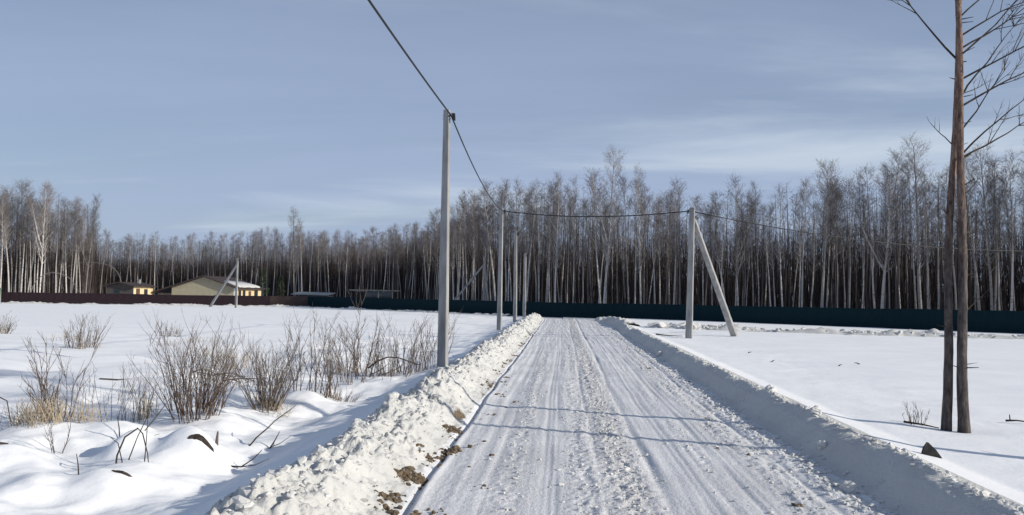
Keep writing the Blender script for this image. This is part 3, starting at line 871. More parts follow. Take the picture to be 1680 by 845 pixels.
def pine(x, y, h, r0, top, label, limbs, seed, crown=True):
    rg = random.Random(seed)
    root = thing('pine_tree', label, 'pine tree', (x, y, gz(x, y) - .05), 0, 'bare pines on the right')
    n = 22; pts = []; rad = []
    for i in range(n + 1):
        t = i / n
        wobx = .035 * math.sin(t * 7 + seed) + .02 * math.sin(t * 17 + seed * 2)
        wob = Vector((wobx, .03 * math.cos(t * 6 + seed), 0)) * min(1, t * 6)
        pts.append(Vector((top[0] * t, top[1] * t, -.25 + (h + .25) * t)) + wob)
        rad.append(r0 * (1.0 - .72 * t ** .85) * (1.28 if i == 0 else 1.05 if i == 1 else 1))
    def at(z):
        f = max(0, min(.999, (z + .25) / (h + .25))) * n; i = int(f)
        return pts[i].lerp(pts[i + 1], f - i), rad[i]
    # trunk with bark ridges
    b = MB(); sides = 14
    for i in range(n * 3 + 1):
        t = i / (n * 3); f = min(t * n, n - 1e-6); k = int(f)
        c = pts[k].lerp(pts[k + 1], f - k); r = rad[k] + (rad[k + 1] - rad[k]) * (f - k)
        for s in range(sides):
            a = 2 * math.pi * s / sides
            rr = r * (1 + .11 * float(pn(s * 1.7 + seed, i * .5, 5)) + .05 * rg.uniform(-1, 1))
            b.v.append(c + Vector((rr * math.cos(a), rr * math.sin(a), 0)))
    for i in range(n * 3):
        for s in range(sides):
            s2_ = (s + 1) % sides
            b.f.append((i * sides + s, i * sides + s2_, (i + 1) * sides + s2_, (i + 1) * sides + s))
    b.obj('trunk', M_PINE, root, True)
    for z, ang, el, L, r, tw in limbs:
        p, rr = at(z)
        a = R(ang); e = R(el)
        d = Vector((math.cos(a) * math.cos(e), math.sin(a) * math.cos(e), math.sin(e)))
        b = MB(); branch(b, p + d * rr * .6, d, L, r, rg, 2 if tw > 3 else (1 if tw else 0), .035 if tw else 0, 7, tw or 1)
        b.obj('limb', M_DEAD, root)
    for k in range(14):   # broken stubs
        z = rg.uniform(.8, 8); p, rr = at(z); a = rg.uniform(0, 6.28)
        d = Vector((math.cos(a), math.sin(a), rg.uniform(0, .7))).normalized()
        b = MB(); b.tube([p + d * rr * .7, p + d * (rr + .05), p + d * (rr + rg.uniform(.06, .22))], [.012, .01, .005], 4)
        b.obj('stub', M_DEAD, root)
    if crown:
        b = MB(); nb = MB()
        for k in range(26):
            t = rg.uniform(.72, 1.0); z = h * t; p, rr = at(z)
            a = rg.uniform(0, 6.28); L = (1.0 - t) * 4.2 + .5
            d = Vector((math.cos(a), math.sin(a), rg.uniform(.05, .6))).normalized()
            q = branch(b, p, d, L, .03, rg, 0, .03, 5, 1, 4)
            for j in range(16):
                c = q[rg.randrange(2, len(q))] + Vector((rg.gauss(0, .14), rg.gauss(0, .14), rg.gauss(0, .1)))
                for m_ in range(9):
                    nd = Vector((rg.gauss(0, 1), rg.gauss(0, 1), rg.gauss(.3, 1))).normalized()
                    nb.sliver(c, c + nd * rg.uniform(.08, .16), .012, rg)
        cr = b.obj('crown_branches', M_PINE, root)
        nb.obj('needles', M_NEEDLE, cr)
    return root
# (height, azimuth deg, elevation deg, length, radius, twig count)
pine(6.96, 15.0, 12.5, .086, (.46, -.05), 'left pine of the leaning pair, its trunk reddish higher up',
     [(5.25, 188, 38, .75, .012, 2), (6.2, 5, 20, .8, .012, 2), (7.05, 8, 28, 1.9, .02, 6), (6.85, 178, 56, 2.2, .022, 5), (7.9, 175, 60, 1.3, .016, 3)], 3)
pine(7.2, 14.8, 12.0, .096, (-.04, .12), 'right pine of the pair with grey bark and many dead limbs',
     [(5.0, 10, 30, 1.8, .021, 6), (5.05, -15, 48, 1.9, .019, 6), (5.95, 5, 34, 2.2, .022, 7), (6.1, 25, 52, 2.1, .02, 6), (6.45, -5, 30, 1.9, .02, 6), (7.6, 0, 48, 1.5, .018, 6),
      (2.2, 15, 24, .75, .013, 1), (3.75, 190, 40, .35, .010, 0), (4.3, 5, 35, .45, .012, 1), (2.8, 10, 40, .3, .010, 0), (1.2, 175, 10, .2, .010, 0), (1.25, 0, 8, .22, .010, 0), (3.6, 0, 5, .5, .011, 1),
      (8.3, 20, 40, 1.4, .017, 5), (5.5, 12, 44, 1.5, .017, 6), (6.9, 10, 40, 2.0, .02, 7), (7.25, -8, 36, 1.8, .018, 6), (8.0, 178, 62, 1.0, .014, 4), (7.9, 8, 55, 1.6, .018, 6)], 5)
pine(9.6, 11.5, 12.2, .12, (.1, .1), 'pine standing just outside the right edge of the view', [(5.5, 20, 35, 1.6, .02, 4), (6.4, -30, 30, 1.8, .02, 4)], 9)

# ------------------------------------------------------------------ birches
def birch_variant(seed, H=16.0, clear=.5, spread=1.6, limbs=26, fork=False, lean=.3, r0=.12, tw=12):
    rg = random.Random(seed)
    t = MB(); c = MB()
    def stem(p0, d0, L, r, clear_, nl, sp):
        n = 9; pts = [Vector(p0)]; rad = [r]; d = Vector(d0).normalized()
        for i in range(n):
            d = (d + Vector((rg.uniform(-1, 1), rg.uniform(-1, 1), 0)) * .035).normalized()
            d = (d + Vector((0, 0, .06))).normalized()
            pts.append(pts[-1] + d * (L / n)); rad.append(r * (1 - .86 * ((i + 1) / n) ** 1.1))
        t.tube(pts, rad, 6)
        for k in range(nl):
            f = clear_ + (1 - clear_) * (k + rg.random()) / nl; f = min(f, .985)
            i = min(int(f * n), n - 1); q = pts[i].lerp(pts[i + 1], f * n - i)
            a = rg.uniform(0, 6.28); up = rg.uniform(.7, 1.5)
            g = (f - clear_) / (1 - clear_)
            ll = sp * (.55 + 1.0 * math.sin(math.pi * min(1, g * .8 + .18))) * rg.uniform(.6, 1.1)
            d = Vector((math.cos(a), math.sin(a), up)).normalized()
            lp = [q]
            for s in range(4):
                d = (d + Vector((rg.uniform(-.15, .15), rg.uniform(-.15, .15), .12))).normalized()
                lp.append(lp[-1] + d * ll / 4)
            rr = max(.012, rad[i] * .42)
            t.tube(lp, [rr, rr * .75, rr * .55, rr * .38, rr * .2], 3, False)
            for s in range(tw):
                ff = rg.uniform(.2, 1.0) * 4; j = min(int(ff), 3); q2 = lp[j].lerp(lp[j + 1], ff - j)
                dd = (lp[j + 1] - lp[j]).normalized()
                nd = (dd * .7 + Vector((rg.uniform(-1, 1), rg.uniform(-1, 1), rg.uniform(-.5, .8))) * .8).normalized()
                l2 = rg.uniform(.35, .95) * (.6 + .25 * sp)
                e = q2 + nd * l2
                c.sliver(q2, e, .018, rg)
                for w_ in range(4):
                    q3 = q2.lerp(e, rg.uniform(.3, 1))
                    n3 = (nd + Vector((rg.uniform(-1, 1), rg.uniform(-1, 1), rg.uniform(-1, .6))) * .8).normalized()
                    c.sliver(q3, q3 + n3 * rg.uniform(.2, .5), .013, rg)
        return pts
    if fork:
        pts = stem((0, 0, -.3), (rg.uniform(-.05, .05), rg.uniform(-.05, .05), 1), H, r0, clear, limbs, spread)
        for k in range(2):
            q = pts[3 + k]; a = rg.uniform(0, 6.28)
            stem(q, (math.cos(a) * .45, math.sin(a) * .45, 1), H * (.52 - .08 * k), r0 * .55, .25, limbs // 2, spread * .8)
    else:
        stem((0, 0, -.3), (rg.uniform(-lean, lean) * .2, rg.uniform(-lean, lean) * .2, 1), H, r0, clear, limbs, spread)
    return t.mesh('trunk', M_BIRCH, True), c.mesh('crown', M_TWIG)
SLIM = [birch_variant(100 + i, 16, rng.uniform(.42, .6), rng.uniform(.9, 1.4), rng.randint(28, 38), False, .3, rng.uniform(.085, .125), 14) for i in range(9)]
OPEN = [birch_variant(200 + i, 18, .32, 1.75, 64, i % 2 == 0, .2, .16, 16) for i in range(4)]
BUSHY = [birch_variant(300 + i, 16, .5, 1.9, 60, False, .2, .14, 17) for i in range(2)]
def tree(x, y, h, var, label, group, rz=None, tilt=None, wide=1.0, base=16.0):
    root = thing('birch_tree', label, 'tree', (x, y, 0), rng.uniform(0, 6.28) if rz is None else rz, group)
    s = h / base
    root.scale = (s * wide, s * wide, s)
    if tilt: root.rotation_euler.x, root.rotation_euler.y = tilt
    link('trunk', var[0], root); link('crown', var[1], root)
    return root
# forest edge as (x, y, tree height)
EDGE = [(-150, 128, 20), (-122, 131, 21), (-100, 133, 20), (-86, 136, 18.5), (-84, 150, 16.5), (-134, 184, 16), (-112, 194, 16.5), (-94, 196, 16), (-76, 190, 17), (-62, 182, 16), (-49, 168, 15.2),
        (-40, 158, 15), (-32, 148, 14.8), (-24, 134, 14.6), (-17.5, 121, 15.4), (-12, 111, 17.4), (-5.4, 104, 17), (-.5, 99.5, 16.4), (5, 96, 16.2), (9, 93.5, 15.6), (13, 90, 15), (18.5, 86, 14.6), (25.6, 81, 14.4),
        (30, 77.5, 14.8), (34, 74, 14.8), (39, 70, 15.2), (50, 62, 16), (75, 45, 16)]
EP = np.array(EDGE)
cum = np.concatenate([[0], np.cumsum(np.hypot(*np.diff(EP[:, :2], axis=0).T))])
def pick(n=None):
    a, b = cum[3] + 4, cum[5]
    u = nrng.uniform(cum[0], cum[-1] - (b - a), n)
    return np.where(u > a, u + (b - a), u)
def edge_at(s):
    return np.interp(s, cum, EP[:, 0]), np.interp(s, cum, EP[:, 1]), np.interp(s, cum, EP[:, 2])
SECT = [(cum[1] + 8, cum[3] + 1, 60, 'slender sunlit birch in the tall stand behind the dark brown fence', 'birches of the tall left stand'),
        (cum[5], cum[9], 56, 'thin bare tree in the distant forest wall behind the houses', 'trees of the distant forest wall'),
        (cum[9], cum[14], 58, 'thin pale trunked tree in the low forest wall', 'trees of the low middle forest'),
        (cum[14], cum[25] + 4, 122, 'pale trunked birch behind the green fence', 'birches behind the green fence')]
for s0, s1, n, lab, grp in SECT:
    for k in range(n):
        s = s0 + (s1 - s0) * (k + rng.random()) / n
        x, y, h = edge_at(s)
        dep = rng.random() ** 1.6 * (9 if grp != 'birches of the tall left stand' else 16)
        r = math.hypot(x, y); x += x / r * dep; y += y / r * dep
        v = rng.choice(SLIM) if rng.random() < .86 else rng.choice(BUSHY)
        lb = lab
        if grp == 'birches behind the green fence':
            q = x / y
            lb = lab + (' between the nearest and second poles' if q < -.085 else ' behind the roadside poles' if q < -.01 else ' at the end of the road' if q < .06 else ' left of the braced pole' if q < .155
                        else ' just right of the braced pole' if q < .24 else ' below the domed tree' if q < .36 else ' close to the left of the pines' if q < .48 else ' behind or right of the pines')
        elif grp == 'trees of the distant forest wall':
            lb = lab + (' left of the outbuilding chimney' if x / y < -.54 else ' above the beige house roof' if x / y < -.43 else ' right of the beige house')
        elif grp == 'trees of the low middle forest':
            lb = lab + (' above the low grey roof' if x / y < -.29 else ' above the gazebo' if x / y < -.21 else ' near the nearest pole')
        tree(x, y, h * rng.uniform(.82, 1.06), v, lb, grp, tilt=(rng.gauss(0, .025), rng.gauss(0, .03)), wide=rng.uniform(.85, 1.15))
# trees that stand out
def special(x, y, h, var, label, base=16.0, wide=1.0, rz=None):
    tree(x, y, h, var, label, 'standout birches', rz, None, wide, base)
special(4.9, 97, 19.9, OPEN[0], 'tallest feathery birch rising behind the fence right of the road end', 18)
special(9.2, 94, 17.2, OPEN[1], 'slim pointed birch right of the tallest feathery birch', 18, .8)
special(-1.0, 99, 17.2, OPEN[3], 'pointed birch just left of the road end above the green fence', 18, .85)
special(18.6, 86, 15.0, OPEN[2], 'fork trunked white birch behind the braced right pole', 18, .95)
special(25.6, 80.5, 15.6, BUSHY[0], 'dense domed dark crowned tree standing above the right forest', 16, 1.0)
special(29.9, 77, 16.4, OPEN[0], 'wide white birch between the domed tree and the pine pair', 18, 1.15, 2.0)
special(32.6, 74.5, 17.1, OPEN[1], 'tall many branched birch just left of the pines', 18, 1.15)
special(36.9, 71, 15.8, OPEN[2], 'tall birch just right of the pines', 18, 1.0, 1.0)
special(39.6, 69, 16.2, OPEN[3], 'tall birch at the right edge of the view', 18, 1.0, 4)
special(-51.7, 150, 17.8, OPEN[1], 'lone tall birch with a round airy crown standing out of the distant forest', 18, 1.0)
special(-50.4, 150.5, 16.2, SLIM[3], 'right hand companion trunk of the lone tall birch', 16, .8)
special(-84.6, 135.5, 18.6, OPEN[0], 'feathery birch ending the tall stand on its right side', 18, .8, 3.0)
special(-92, 134, 20.2, OPEN[2], 'tall white birch in the middle of the left stand', 18, .8)
def bent(pts, r, label):
    b = MB(); n = len(pts); rad = [r * (1 - .7 * i / (n - 1)) for i in range(n)]
    root = thing('bent_birch', label, 'tree', pts[0], 0, 'birches bent to the ground')
    o = Vector(pts[0])
    # smooth the polyline
    P_ = [Vector(p) - o for p in pts]; Q = []
    for i in range(n - 1):
        p0, p1, p2, p3 = P_[max(i - 1, 0)], P_[i], P_[i + 1], P_[min(i + 2, n - 1)]
        for k in range(4):
            t = k / 4
            Q.append(.5 * ((2 * p1) + (p2 - p0) * t + (2 * p0 - 5 * p1 + 4 * p2 - p3) * t * t + (3 * p1 - p0 - 3 * p2 + p3) * t ** 3))
    Q.append(P_[-1])
    b.tube(Q, [r * (1 - .7 * i / (len(Q) - 1)) for i in range(len(Q))], 6); b.obj('trunk', M_BIRCH, root, True)
    c = MB()
    for k in range(40):
        q = Q[rng.randrange(len(Q) // 2, len(Q))]
        c.sliver(q, q + Vector((rng.uniform(-.8, .8), rng.uniform(-.8, .8), rng.uniform(-.6, .7))), .02)
    c.obj('crown', M_TWIG, root)
bent([(-88.3, 126, 0), (-87.6, 126, 2.6), (-86.4, 126.2, 4.1), (-84.6, 126.4, 4.7), (-82.8, 126.6, 4.3), (-81.4, 126.8, 3.3), (-80.4, 127, 1.6)], .075, 'pale birch bent into an arch behind the dark fence')
bent([(-75.2, 131, 0), (-75.6, 131, 3.8), (-77.2, 131, 5.9), (-80, 131, 6.6), (-83.5, 131, 6.4), (-86.5, 131, 5.4)], .06, 'larger birch bowed to the left above the small outbuilding')

# spruce
def spruce(x, y, h, label):
    root = thing('spruce_tree', label, 'tree', (x, y, 0), 0, 'young spruces among the birches')
    b = MB(); b.tube([(0, 0, -.2), (0, 0, h * .5), (0, 0, h)], [.1, .06, .01], 6); b.obj('trunk', M_DEAD, root)
    c = MB()
    for k in range(900):
        t = rng.random() ** .8; z = h * (.08 + .92 * t); rad = (1 - t) * h * .22 + .1
        a = rng.uniform(0, 6.28); r0_ = rad * rng.uniform(.2, 1)
        p = Vector((math.cos(a) * r0_, math.sin(a) * r0_, z - r0_ * .35))
        c.sliver(p, p + Vector((math.cos(a) * .35 + rng.uniform(-.15, .15), math.sin(a) * .35 + rng.uniform(-.15, .15), rng.uniform(-.25, .1))), .1)
    c.obj('crown', M_NEEDLE, root)
spruce(-57.5, 149, 6.4, 'small dark green spruce right of the beige house')
spruce(-55.2, 152, 5.2, 'smaller dark spruce beside the lone tall birch')

# back of the forest: one uncountable mass
def back_forest(n):
    protos = []
    for q in range(8):
        rg = random.Random(900 + q); b = MB()
        n_ = 4; p = Vector((0, 0, -.2)); pts = [p.copy()]
        for i in range(n_):
            p = p + Vector((rg.uniform(-.25, .25), rg.uniform(-.25, .25), 16.2 / n_)); pts.append(p.copy())
        b.tube(pts, [.1, .085, .065, .04, .01], 4, False)
        nt_ = len(b.f)
        c = MB()
        cl = rg.uniform(.4, .6)
        for k in range(110):
            f = cl + (1 - cl) * rg.random(); i = min(int(f * n_), n_ - 1); o = pts[i].lerp(pts[i + 1], f * n_ - i)
            a = rg.uniform(0, 6.28); rr = rg.uniform(0, 1.2) * math.sin(math.pi * min(1, (f - cl) / (1 - cl) * .75 + .25))
            o = o + Vector((math.cos(a) * rr, math.sin(a) * rr, rr * .8))
            d = Vector((math.cos(a), math.sin(a), rg.uniform(.2, 1.6))).normalized()
            c.sliver(o, o + d * rg.uniform(.4, 1.1), .03, rg)
        for k in range(10):   # dead lower twigs
            o = pts[0].lerp(pts[2], rg.random()); a = rg.uniform(0, 6.28)
            c.sliver(o, o + Vector((math.cos(a), math.sin(a), rg.uniform(-.2, .5))) * rg.uniform(.4, 1.1), .02, rg)
        protos.append((np.array([tuple(v) for v in b.v]), np.array(b.f), np.array([tuple(v) for v in c.v]), np.array(c.f)))
    TV, TF, CV, CF = [], [], [], []; to = co = 0
    for k in range(n):
        s = float(pick()); x, y, h = edge_at(s)
        dep = 2 + 75 * nrng.random() ** 1.25
        r = math.hypot(x, y); x += x / r * dep; y += y / r * dep
        h *= nrng.uniform(.78, 1.03) / 16
        a = nrng.uniform(0, 6.28); ca, sa = math.cos(a), math.sin(a)
        M = np.array([[ca, -sa, 0], [sa, ca, 0], [nrng.normal(0, .03), nrng.normal(0, .03), 1]])
        wv = nrng.uniform(.75, 1.25)
        tv, tf, cv, cf = protos[k % 8]
        M2 = M * np.array([[wv], [wv], [h]])
        TV.append(tv @ M2.T + (x, y, 0)); TF.append(tf + to); to += len(tv)
        CV.append(cv @ M2.T + (x, y, 0)); CF.append(cf + co); co += len(cv)
    o1 = link('forest', np_mesh('forest', np.concatenate(TV), np.concatenate(TF), M_BACKTRUNK))
    kind(o1, 'stuff', 'dense bare birch forest reaching back behind the fences')
    o2 = link('forest_twigs', np_mesh('forest_twigs', np.concatenate(CV), np.concatenate(CF), M_TWIG2, False))
    kind(o2, 'stuff', 'tangle of bare twigs in the crowns of the back forest')
back_forest(3000)
def thicket(name, n, d0, d1, h0, h1, w0, w1, lean, base, mat, label, pw=1.0):
    s = pick(n); x, y, h = edge_at(s)
    dep = d0 + (d1 - d0) * nrng.random(n) ** pw
    r = np.hypot(x, y); x = x + x / r * dep; y = y + y / r * dep
    H_ = nrng.uniform(h0, h1, n); w = nrng.uniform(w0, w1, n); a = nrng.uniform(0, 6.28, n)
    zb = base * nrng.random(n) ** .8
    lx, ly = nrng.normal(0, lean, n) * H_, nrng.normal(0, lean, n) * H_
    v = np.zeros((n, 4, 3)); dx, dy = np.cos(a) * w / 2, np.sin(a) * w / 2
    v[:, 0] = np.stack([x - dx, y - dy, zb - .1], -1); v[:, 1] = np.stack([x + dx, y + dy, zb - .1], -1)
    v[:, 2] = np.stack([x + lx + dx * .3, y + ly + dy * .3, zb + H_], -1); v[:, 3] = np.stack([x + lx - dx * .3, y + ly - dy * .3, zb + H_], -1)
    f = np.arange(n * 4).reshape(n, 4)
    kind(link(name, np_mesh(name, v.reshape(-1, 3), f, mat, False)), 'stuff', label)
thicket('undergrowth', 9000, 1, 25, 1.0, 4, .015, .04, .1, 0, M_TWIG2, 'thin brown saplings and brush on the forest floor', 1.2)
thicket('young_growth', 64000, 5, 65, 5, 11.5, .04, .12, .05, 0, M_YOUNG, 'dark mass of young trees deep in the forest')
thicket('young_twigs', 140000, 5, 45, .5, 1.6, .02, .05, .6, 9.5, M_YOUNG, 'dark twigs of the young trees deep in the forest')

# ------------------------------------------------------------------ shrubs, grass, dead wood
def shrub(x, y, h, n, spread, label, seed, tw=5, mat=M_SHRUB, mat2=M_SHRUB2, r=.011, width=.3):
    rg = random.Random(seed)
    root = thing('shrub', label, 'shrub', (x, y, gz(x, y)), 0, 'bare shrubs in the snow field')
    b = MB(); c = MB()
    for k in range(int(n * 1.25) if n > 9 else n):
        a = rg.uniform(0, 6.28); rr = width * math.sqrt(rg.random())
        px, py = math.cos(a) * rr, math.sin(a) * rr
        p = Vector((px, py, gz(x + px, y + py) - gz(x, y) - .08))
        e = Vector((math.cos(a) * spread * (rr / width + .2) * .8, math.sin(a) * spread * (rr / width + .2) * .8, 1)).normalized()
        L = h * rg.uniform(.45, 1.0)
        seg = 6; pts = [p]; rad = [r * rg.uniform(.7, 1.2)]; d = e
        for i in range(seg):
            d = (d + Vector((rg.uniform(-1, 1), rg.uniform(-1, 1), .2)) * .2).normalized()
            pts.append(pts[-1] + d * L / seg); rad.append(rad[0] * (1 - .8 * (i + 1) / seg))
        b.tube(pts, rad, 4, False)
        for j in range(tw):
            t = rg.uniform(.2, .98) * seg; i = min(int(t), seg - 1); q = pts[i].lerp(pts[i + 1], t - i)
            nd = ((pts[i + 1] - pts[i]).normalized() + Vector((rg.uniform(-1, 1), rg.uniform(-1, 1), rg.uniform(-.1, .5))) * .75).normalized()
            l2 = L * rg.uniform(.12, .38)
            m = q + nd * l2 * .5; e2 = m + (nd + Vector((0, 0, .3)) + Vector((rg.uniform(-.3, .3), rg.uniform(-.3, .3), 0))).normalized() * l2 * .5
            c.tube([q, m, e2], [r * .4, r * .3, r * .12], 3, False)
            for _ in range(2):
                q3 = q.lerp(e2, rg.uniform(.3, .9)); c.sliver(q3, q3 + (nd + Vector((rg.uniform(-1, 1), rg.uniform(-1, 1), rg.uniform(0, .8)))).normalized() * l2 * .4, r * .6, rg)
    kind(b.obj('stems', mat, root), 'stuff'); kind(c.obj('twigs', mat2, root), 'stuff')
    return root
shrub(-7.35, 15.7, 2.1, 56, .5, 'densest dark willow shrub, its base at a snow drift in the left field', 11, 6, width=.42)
shrub(-7.0, 18.6, 1.9, 44, .6, 'fan shaped brown shrub right behind the densest willow shrub', 12, 6, M_SHRUB2, width=.3, r=.012)
shrub(-8.1, 17.2, 1.5, 22, .3, 'loose thin shrub behind the left side of the densest willow shrub', 13, 4, width=.6, r=.009)
shrub(-6.6, 19.9, 1.9, 5, .12, 'two slim upright saplings left of the row by the nearest pole', 14, 9, width=.25, r=.014)
shrub(-6.15, 20.2, 2.2, 11, .14, 'taller slim saplings with short side twigs in mid row', 15, 9, width=.4, r=.014)
shrub(-5.75, 20.3, .55, 30, .9, 'low rounded twiggy shrub at the drift edge in front of the saplings', 16, 5, M_SHRUB2, width=.3, r=.008)
shrub(-6.25, 23.0, 2.0, 16, .3, 'upright shrub behind the slim saplings', 17, 7, width=.55, r=.011)
shrub(-6.3, 25.2, 2.6, 9, .35, 'tall crooked shrub with a long arching side branch', 18, 9, width=.5, r=.018)
shrub(-5.6, 25.6, 1.7, 26, .35, 'dense low shrub in the row left of the nearest pole', 19, 6, width=.6, r=.010)
shrub(-4.95, 26.0, 1.9, 24, .28, 'shrub directly left of the nearest pole', 20, 6, width=.55, r=.011)
shrub(-4.35, 26.8, 2.2, 12, .25, 'slim shrub just behind the nearest pole', 21, 7, width=.4, r=.012)
shrub(-7.5, 27.5, 1.5, 20, .4, 'pale brown shrub far behind the saplings in the left field', 22, 5, M_SHRUB2, width=.7, r=.009)
shrub(-10.1, 15.3, 1.9, 12, .35, 'tall thin branching shrub above the dry grass on the left', 23, 8, width=.3, r=.015)
shrub(-9.0, 15.9, 1.5, 16, .15, 'thin upright stalks beside the left dry grass', 24, 3, width=.4, r=.007)
shrub(-20.7, 33.0, 1.6, 30, .35, 'small dark shrub standing alone in the middle of the left field', 25, 5, width=.5, r=.014)
shrub(-30.5, 40.5, 1.3, 60, .6, 'bushy brown clump at the left edge of the far field', 26, 5, M_SHRUB2, width=1.0, r=.016)
shrub(-21.6, 42.5, 1.0, 24, .5, 'tiny shrub behind the lone dark shrub', 27, 4, M_SHRUB2, width=.5, r=.013)
shrub(-17.4, 33.5, 1.1, 6, .2, 'few thin stalks right of the lone dark shrub', 28, 4, width=.5, r=.012)
shrub(-8.4, 12.9, 1.0, 4, .25, 'single leaning twig plant between the dry grass and the willow', 29, 6, width=.1, r=.010)
shrub(6.58, 15.4, .55, 12, .3, 'small twiggy shrub in the snow left of the pine pair', 30, 4, width=.14, r=.007)
shrub(8.55, 14.6, .35, 6, .4, 'tiny twig tuft at the right edge of the view', 31, 3, width=.12, r=.008)
shrub(-7.6, 22.0, 1.5, 12, .5, 'loose scrub stems between the willow and the slim saplings', 41, 6, width=.7, r=.009)
shrub(-8.6, 21.0, 1.3, 14, .5, 'sprawling thin twigs behind the willow on its left', 42, 6, M_SHRUB2, width=.7, r=.008)
shrub(-5.3, 24.0, 1.2, 16, .5, 'low sprawling twigs in front of the fallen bough', 43, 6, M_SHRUB2, width=.7, r=.008)
shrub(-11.0, 18.2, 1.1, 10, .4, 'scattered weed stalks behind the left dry grass', 44, 5, width=.8, r=.007)
shrub(-9.3, 19.3, .9, 10, .4, 'scattered weed stalks left of the willow', 45, 5, width=.8, r=.007)
shrub(-14.5, 29.0, 1.0, 12, .4, 'thin weed stalks in the middle of the left field', 46, 5, width=1.2, r=.009)
def grass(x, y, h, n, rad, label, seed, lean=.35):
    rg = random.Random(seed); b = MB(); zc_ = gz(x, y)
    for k in range(int(n * .27)):
        a = rg.uniform(0, 6.28); rr = rad * math.sqrt(rg.random()); px, py = math.cos(a) * rr, math.sin(a) * rr
        p = Vector((px, py, gz(x + px, y + py) - zc_ - .03)); L = h * rg.uniform(.4, 1)
        d = Vector((rg.gauss(0, lean), rg.gauss(0, lean), 1)).normalized(); m = p + d * L * .6
        e = m + (d + Vector((rg.gauss(0, .5), rg.gauss(0, .5), -.1))).normalized() * L * .4
        w = rg.uniform(.004, .009); u = Vector((math.cos(a + 1.5), math.sin(a + 1.5), 0)) * w
        i = len(b.v); b.v += [p - u, p + u, m + u * .8, m - u * .8, e]
        b.f += [(i, i + 1, i + 2, i + 3), (i + 3, i + 2, i + 4)]
    o = b.obj('grass_tuft', M_GRASS); o.location = (x, y, zc_)
    return tag(o, label, 'dry grass', 'dry grass tufts in the left field')
grass(-9.6, 14.2, .75, 700, .55, 'thick tan dry grass tuft in the left foreground', 1)
grass(-9.0, 14.6, .6, 260, .4, 'sparser dry grass on the right of the thick left tuft', 2)
grass(-10.3, 14.9, .8, 400, .6, 'dry grass reaching the left edge of the foreground', 3)
grass(-8.8, 16.3, 1.0, 160, .4, 'tall thin dry stalks behind the left grass tuft', 4, .15)
grass(-7.1, 18.7, .5, 420, .5, 'low brown grass at the foot of the fan shaped shrub', 5)
grass(-6.6, 18.3, .35, 220, .35, 'flattened pale grass right of the fan shaped shrub', 6, .7)
grass(-11.5, 27.0, .8, 420, .9, 'tan grass tuft in the snow behind the willow shrubs', 7)
grass(-13.0, 30.5, .6, 350, 1.3, 'wide low pale grass patch in the middle of the left field', 8)
grass(-30.5, 40.3, .9, 700, 1.2, 'brown grass clump at the far left edge of the field', 9)
grass(-20.6, 33.2, .7, 260, .7, 'grass around the foot of the lone dark shrub', 10)
grass(-17.5, 36.5, .5, 350, 1.6, 'thin dry grass patch right of the lone dark shrub', 11)
grass(-7.3, 26.8, .6, 300, .8, 'pale grass under the far brown shrub', 12)
grass(-5.9, 20.5, .4, 260, .5, 'brown grass under the low rounded shrub', 13, .6)
grass(-5.5, 25.6, .4, 320, .8, 'brown grass along the shrub row by the nearest pole', 14, .6)
grass(-24, 37.5, .5, 260, 1.2, 'sparse grass left of the lone dark shrub', 15)

def dead(name, pts, r, label, forks=(), mat=M_DEAD, smooth=True):
    """crooked stick resting in the snow: pts are x, y and height above the snow"""
    o = Vector((pts[0][0], pts[0][1], gz(pts[0][0], pts[0][1])))
    root_pts = [Vector((x, y, gz(x, y) + h)) - o for x, y, h in pts]
    b = MB(); n = len(root_pts)
    b.tube(root_pts, [r * (1 - .6 * i / (n - 1)) for i in range(n)], 6)
    for f in forks:
        fp = [Vector((x, y, gz(x, y) + h)) - o for x, y, h in f]
        b.tube(fp, [r * .6 * (1 - .6 * i / (len(fp) - 1)) for i in range(len(fp))], 5)
    ob = b.obj(name, mat, None, smooth); ob.location = o
    return tag(ob, label, 'branch', 'dead branches in the snow')
dead('dead_branch', [(-5.62, 14.0, -.05), (-5.5, 14.15, .12), (-5.35, 14.3, .26), (-5.25, 14.35, .36), (-5.05, 14.5, .5), (-4.95, 14.6, .6)], .017, 'long dark stick slanting out of the drift')
dead('dead_branch', [(-5.25, 14.05, -.05), (-5.15, 14.1, .12), (-5.08, 14.15, .26)], .016, 'short forked stick right of the long slanting stick', [[(-5.25, 14.05, 0), (-5.05, 14.1, .07), (-4.88, 14.15, .14)]])
dead('dead_branch', [(-6.72, 11.7, -.1), (-6.7, 11.7, .12), (-6.6, 11.72, .38), (-6.42, 11.75, .5), (-6.34, 11.75, .42), (-6.25, 11.75, .12), (-6.22, 11.75, -.1)], .016, 'bent twig forming an arch beside the snow mound',
     [[(-6.6, 11.85, 0), (-6.5, 11.9, .35), (-6.36, 11.95, .72), (-6.3, 11.95, .9)], [(-6.35, 11.85, -.05), (-6.33, 11.85, .35), (-6.32, 11.85, .75)], [(-6.6, 11.7, -.05), (-6.72, 11.75, .3), (-6.85, 11.75, .42)]])
dead('dead_branch', [(-7.75, 13.6, -.05), (-7.77, 13.6, .2), (-7.83, 13.62, .42)], .015, 'short upright black stick in the left foreground')
dead('dead_branch', [(-6.85, 11.0, -.05), (-6.87, 11.0, .15), (-6.9, 11.0, .3)], .012, 'small upright stick in front of the arched twig')
dead('dead_branch', [(-7.1, 13.3, -.05), (-7.2, 13.35, .08), (-7.05, 13.5, .4), (-6.85, 13.6, .75), (-6.7, 13.7, 1.0)], .012, 'leaning forked twig with an elbow at the snow', [[(-7.1, 13.3, .02), (-6.95, 13.25, .0), (-6.85, 13.25, .05)]])
